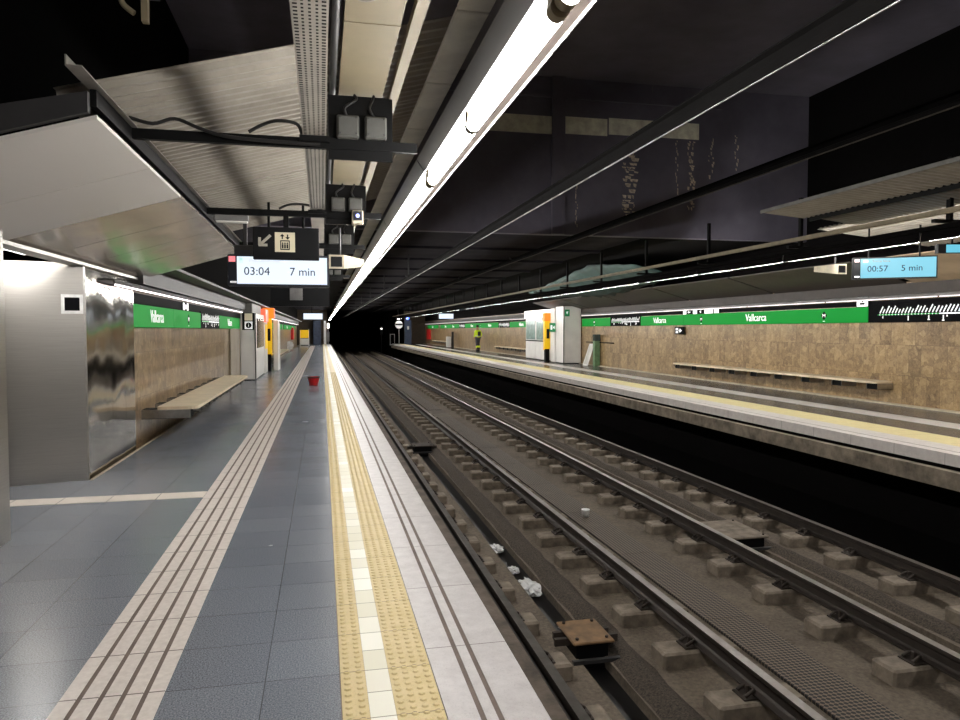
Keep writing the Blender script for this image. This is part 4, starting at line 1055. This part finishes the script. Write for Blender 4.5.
# corrugated sheets over the right platform, two overlapping rows
for i, (x0, z0, x1, z1, ya, yb_, lb) in enumerate((
    (6.30, 3.225, 7.03, 3.165, 6.6, 9.5, 'far corrugated sheet at the track side above the right platform'),
    (6.30, 3.235, 7.03, 3.175, 3.6, 6.62, 'nearer corrugated sheet at the track side above the right platform'),
    (7.06, 3.145, 7.75, 3.06, 6.6, 9.3, 'corrugated sheet in the second row above the right lamp trunking'),
    (7.06, 3.155, 7.75, 3.07, 3.6, 6.62, 'nearer corrugated sheet in the second row above the right lamp trunking'),
    (7.78, 3.12, 9.9, 2.90, 3.6, 10.2, 'wide corrugated sheet above the cyan departure screen'))):
    single('corrugated_sheet', corr(x0, z0, x1, z1, ya, yb_, amp=.009), 'corrug', lb, 'corrugated sheet', 'corrugated sheets over the right platform')
single('sheet_flashing', MB().box((6.285, 3.6, 3.205), (6.31, 9.5, 3.25)), 'grey_cab', 'thin pale flashing along the track side edge of the right corrugated sheets', 'flashing')
single('sheet_purlin', MB().box((7.025, 1, 3.10), (7.05, 9.4, 3.155)), 'black_metal', 'black purlin between the two rows of right corrugated sheets', 'purlin')
# soffit panels along the right wall: pale near the viewer, darker colour for the unlit stretch beyond
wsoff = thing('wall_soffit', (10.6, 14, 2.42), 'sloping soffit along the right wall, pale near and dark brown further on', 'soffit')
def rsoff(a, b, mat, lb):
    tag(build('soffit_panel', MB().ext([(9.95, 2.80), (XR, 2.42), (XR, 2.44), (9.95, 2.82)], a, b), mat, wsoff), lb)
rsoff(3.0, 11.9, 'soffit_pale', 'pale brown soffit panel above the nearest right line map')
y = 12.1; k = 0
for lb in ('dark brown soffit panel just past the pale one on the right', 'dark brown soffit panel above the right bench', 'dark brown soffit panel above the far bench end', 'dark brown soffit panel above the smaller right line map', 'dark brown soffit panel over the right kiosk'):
    rsoff(y, y+4.2, 'soffit_shaded', lb); y += 4.3
# green netting slung under the ceiling by the right kiosk
def tarp():
    rnd = random.Random(4); mb = MB(); nx, ny = 26, 8; vs = []
    for i in range(nx+1):
        t = i/nx; y = 18.3 + 10.3*t
        top = (3.28 + .30*min(1, t/.33)) if t < .33 else 3.58 - .55*((t-.33)/.67)
        bot = top - (.18 + .75*math.sin(PI*min(1, max(0, t*1.05)))**1.2 * (1-.55*t))
        for j in range(ny+1):
            s = j/ny
            vs.append((8.35 + 1.5*s + .05*math.sin(i*1.9+j), y + .1*math.sin(j*1.3), top + (bot-top)*s + .045*math.sin(i*2.3+.7*j) * (0.3+s) - .10*math.sin(PI*s)))
    mb.add(vs, [(i*(ny+1)+j, i*(ny+1)+j+1, (i+1)*(ny+1)+j+1, (i+1)*(ny+1)+j) for i in range(nx) for j in range(ny)], 0, True)
    o = single('netting', mb, 'tarp', 'dark green netting slung under the ceiling above the right kiosk', 'netting')
    md = o.modifiers.new('thick', 'SOLIDIFY'); md.thickness = .012
tarp()
# far right platform end
t = thing('end_mirror', (7.72, 74, 0), 'round cream sign with a dark bar at the right platform end', 'round sign')
build('disc', MB().cyl((7.72, 74.05, 2.05), (7.72, 74.0, 2.05), .40, n=28), 'white_plastic', t); build('bar', MB().box((7.34, 73.98, 1.98), (8.10, 74.0, 2.16)), 'black_gloss', t); build('pole', MB().cyl((7.72, 74.03, 0), (7.72, 74.03, 1.6), .04), 'grey_metal', t)
t = thing('tail_lamp', (7.7, 74.4, 2.5), 'small white lamp above the round sign at right platform end', 'lamp')
build('body', MB().box((7.5, 74.4, 2.52), (7.9, 74.6, 2.86)), 'dark_metal', t); build('lens', MB().cyl((7.7, 74.4, 2.7), (7.7, 74.38, 2.7), .14), 'small_lit', t); build('hanger', MB().cyl((7.7, 74.5, 2.86), (7.7, 74.5, 3.6), .03), 'dark_metal', t)
t = thing('blue_column', (8.9, 76.6, 0), 'blue grey column with a blue lamp at right platform end', 'column')
build('shaft', MB().box((8.6, 76.5, 0), (9.3, 77, 2.55)), 'blue_grey', t); build('lamp', MB().cyl((8.9, 76.5, 2.75), (8.9, 76.45, 2.75), .17), 'blue_lit', t); build('cap', MB().box((8.7, 76.5, 2.55), (9.1, 76.8, 2.95)), 'navy_frame', t); build('notice', MB().box((8.85, 76.48, 1.55), (9.05, 76.5, 1.9)), 'white_plastic', t)
t = thing('end_railing', (7.2, 76.0, 0), 'thin grey railing at the right platform end', 'railing')
build('post', MB().cyl((7.0, 76, 0), (7.0, 76, 1.05), .03), 'grey_metal', t); build('post', MB().cyl((7.45, 76, 0), (7.45, 76, 1.05), .03), 'grey_metal', t); build('handrail', MB().cyl((6.97, 76, 1.05), (7.48, 76, 1.05), .03), 'grey_metal', t)
build('bracket', MB().box((6.95, 75.9, -.1), (7.5, 76.1, 0)), 'grey_metal', t)
single('tunnel_signal', MB().box((6.9, 88, .9), (7.2, 88.2, 2.0)).cyl((7.05, 88, 1.65), (7.05, 87.97, 1.65), .09, mi=1).cyl((7.05, 88.1, -1.2), (7.05, 88.1, .9), .05), ['dark_metal', 'small_lit'], 'tiny white signal light deep in the tunnel', 'signal')
single('fire_cabinet', MB().bbox((11.05, 75.5, .5), (11.244, 77.3, 1.6), .02), 'red_cab', 'red fire cabinet at the far end of the right wall', 'fire cabinet')
t = thing('waste_bin', (10.55, 60, 0), 'white waste bin with a dark post on the far right platform', 'bin')
build('body', MB().bbox((10.25, 59.8, .05), (10.62, 60.2, .95), .03), 'white_cab', t); build('post', MB().box((10.70, 59.9, 0), (10.86, 60.1, 1.35)), 'dark_metal', t); build('foot', MB().box((10.28, 59.83, 0), (10.86, 60.17, .05)), 'dark_metal', t)

# ------------------------------------------------------------------ the worker
def skin_mesh(name, verts, edges, radii, mat, parent, root=0, sub=2):
    me = bpy.data.meshes.new(name); org = Vector(parent['_o'])
    me.from_pydata([tuple(Vector(v)) for v in verts], edges, []); ob = bpy.data.objects.new('tmp', me); col.objects.link(ob)
    md = ob.modifiers.new('s', 'SKIN'); sv = me.skin_vertices[0].data
    for i, r in enumerate(radii): sv[i].radius = r if isinstance(r, tuple) else (r, r); sv[i].use_root = (i == root)
    ss = ob.modifiers.new('d', 'SUBSURF'); ss.levels = sub; ss.render_levels = sub
    dg = bpy.context.evaluated_depsgraph_get(); m2 = bpy.data.meshes.new_from_object(ob.evaluated_get(dg))
    bpy.data.objects.remove(ob); m2.materials.clear(); m2.materials.append(M[mat])
    for p in m2.polygons: p.use_smooth = True; p.material_index = 0
    m2.name = name; o = bpy.data.objects.new(name, m2); col.objects.link(o); o.parent = parent; o['_o'] = tuple(org)
    return o
def person(x, y, face):
    t = thing('person', (x, y, 0), 'person in yellow hi-vis jacket and dark trousers walking on the far right platform', 'person')
    # local coordinates: +y is where the person looks; walking, hands low at the front
    V = [(0,0,.98),(0,-.01,1.15),(0,0,1.36),(0,.01,1.50),(0,.03,1.56),            # pelvis, waist, chest, neck base, neck
         (.10,0,.94),(.105,.07,.52),(.10,-.02,.10),(.105,.12,.045),                # right leg
         (-.10,0,.94),(-.105,-.03,.52),(-.10,-.16,.12),(-.105,-.03,.05),           # left leg
         (.19,0,1.42),(.27,-.04,1.16),(.22,.14,.98),(.20,.20,.93),                  # right arm
         (-.19,0,1.42),(-.27,-.06,1.16),(-.22,.12,.99),(-.20,.18,.94),              # left arm
         (0,.045,1.66),(0,.045,1.76)]
    Ed = [(0,1),(1,2),(2,3),(3,4),(0,5),(5,6),(6,7),(7,8),(0,9),(9,10),(10,11),(11,12),(2,13),(13,14),(14,15),(15,16),(2,17),(17,18),(18,19),(19,20),(4,21),(21,22)]
    Rr = [(.15,.11),(.14,.10),(.165,.11),(.07,.06),(.055,.055),.085,.06,.042,.04,.085,.06,.042,.04,.055,.045,.034,.025,.055,.045,.034,.025,(.078,.095),(.07,.085)]
    body = skin_mesh('body', V, Ed, Rr, 'skin', t)
    # fingers, nose, ears belong to the body surface
    bm = bmesh.new(); bm.from_mesh(body.data)
    def cone(p0, p1, r0, r1):
        p0, p1 = Vector(p0), Vector(p1); d = p1-p0
        m = Matrix.Translation((p0+p1)/2) @ d.to_track_quat('Z','Y').to_matrix().to_4x4()
        bmesh.ops.create_cone(bm, cap_ends=True, segments=8, radius1=r0, radius2=r1, depth=d.length, matrix=m)
    for s in (1, -1):
        px, py, pz = s*.20, (.20 if s > 0 else .18), (.93 if s > 0 else .94)
        for k in range(4): cone((px-.03+.02*k, py, pz-.01), (px-.03+.02*k, py+.04, pz-.075-.008*(1-abs(k-1.5))), .010, .007)
        cone((px-s*.02, py+.01, pz), (px-s*.055, py+.035, pz-.04), .011, .008)
        cone((s*.077, .04, 1.69), (s*.092, .03, 1.70), .022, .016)
    cone((0, .135, 1.70), (0, .165, 1.685), .018, .008)
    bm.to_mesh(body.data); bm.free()
    jk = skin_mesh('jacket', [(0,0,.93),(0,-.01,1.14),(0,0,1.36),(0,.01,1.49),(.19,0,1.42),(.275,-.04,1.16),(.225,.13,.99),(-.19,0,1.42),(-.275,-.06,1.16),(-.225,.11,1.0)],
        [(0,1),(1,2),(2,3),(2,4),(4,5),(5,6),(2,7),(7,8),(8,9)], [(.18,.135),(.175,.13),(.19,.14),(.085,.075),.078,.068,.052,.078,.068,.052], 'hivis', t)
    tr_ = skin_mesh('trousers', [(0,0,1.0),(.10,0,.92),(.105,.07,.52),(.10,-.02,.13),(-.10,0,.92),(-.105,-.03,.52),(-.10,-.155,.15)], [(0,1),(1,2),(2,3),(0,4),(4,5),(5,6)], [(.165,.125),.105,.08,.068,.105,.08,.068], 'trouser', t)
    for (a, b) in (((.102,.03,.40),(.10,0,.28)), ((-.105,-.06,.40),(-.10,-.10,.28))): build('hivis_band', MB().cyl(Vector(a)+Vector((x,y,0)), Vector(b)+Vector((x,y,0)), .092, .088, 18), 'hivis', t)
    build('reflective_tape', MB().cyl((x, y-.01, 1.10), (x, y-.01, 1.15), .01, .01).lathe([(.198,1.06),(.202,1.06),(.202,1.11),(.198,1.11)], (x, y-.01, 0), 24), 'reflective', t)
    build('backpack', MB().bbox((x-.10, y-.24, 1.10), (x+.12, y-.12, 1.40), .03), 'dark_cloth', t)
    build('hair', MB().sphere((x, y+.035, 1.765), .112, sq=(.86,1.02,.86)), 'dark_cloth', t)
    for s, yy in ((1,.03),(-1,-.115)): build('boot', MB().bbox((x+s*.105-.05, y+yy-.08, 0), (x+s*.105+.05, y+yy+.19, .17), .03), 'dark_cloth', t)
    for s in (1,-1): build('eye', MB().sphere((x+s*.033, y+.138, 1.715), .012), 'black_gloss', t)
    t.rotation_euler.z = face
    return t
person(10.5, 48.6, .35)

# ------------------------------------------------------------------ camera and render settings
cam = bpy.data.cameras.new('camera'); cam.sensor_fit = 'HORIZONTAL'; cam.sensor_width = 36; cam.lens = 36*720/960; cam.clip_start = .05; cam.clip_end = 400
co = bpy.data.objects.new('camera', cam); col.objects.link(co); co.location = (0, 0, 1.5)
co.rotation_euler = (PI/2 - math.radians(2.386), 0, -math.radians(12.3667)); sc.camera = co
w = bpy.data.worlds.new('world'); sc.world = w; w.use_nodes = True
w.node_tree.nodes['Background'].inputs[0].default_value = (0, 0, 0, 1); w.node_tree.nodes['Background'].inputs[1].default_value = 0
for o in bpy.data.objects:
    if '_o' in o: del o['_o']
sc.view_settings.view_transform = 'Standard'; sc.view_settings.look = 'None'; sc.view_settings.gamma = 1; sc.view_settings.use_curve_mapping = False
sc.view_settings.exposure = 0.0
sc.cycles.max_bounces = 8; sc.cycles.diffuse_bounces = 5; sc.cycles.glossy_bounces = 5
sc.cycles.sample_clamp_indirect = 4; sc.cycles.use_denoising = True; sc.cycles.caustics_reflective = True
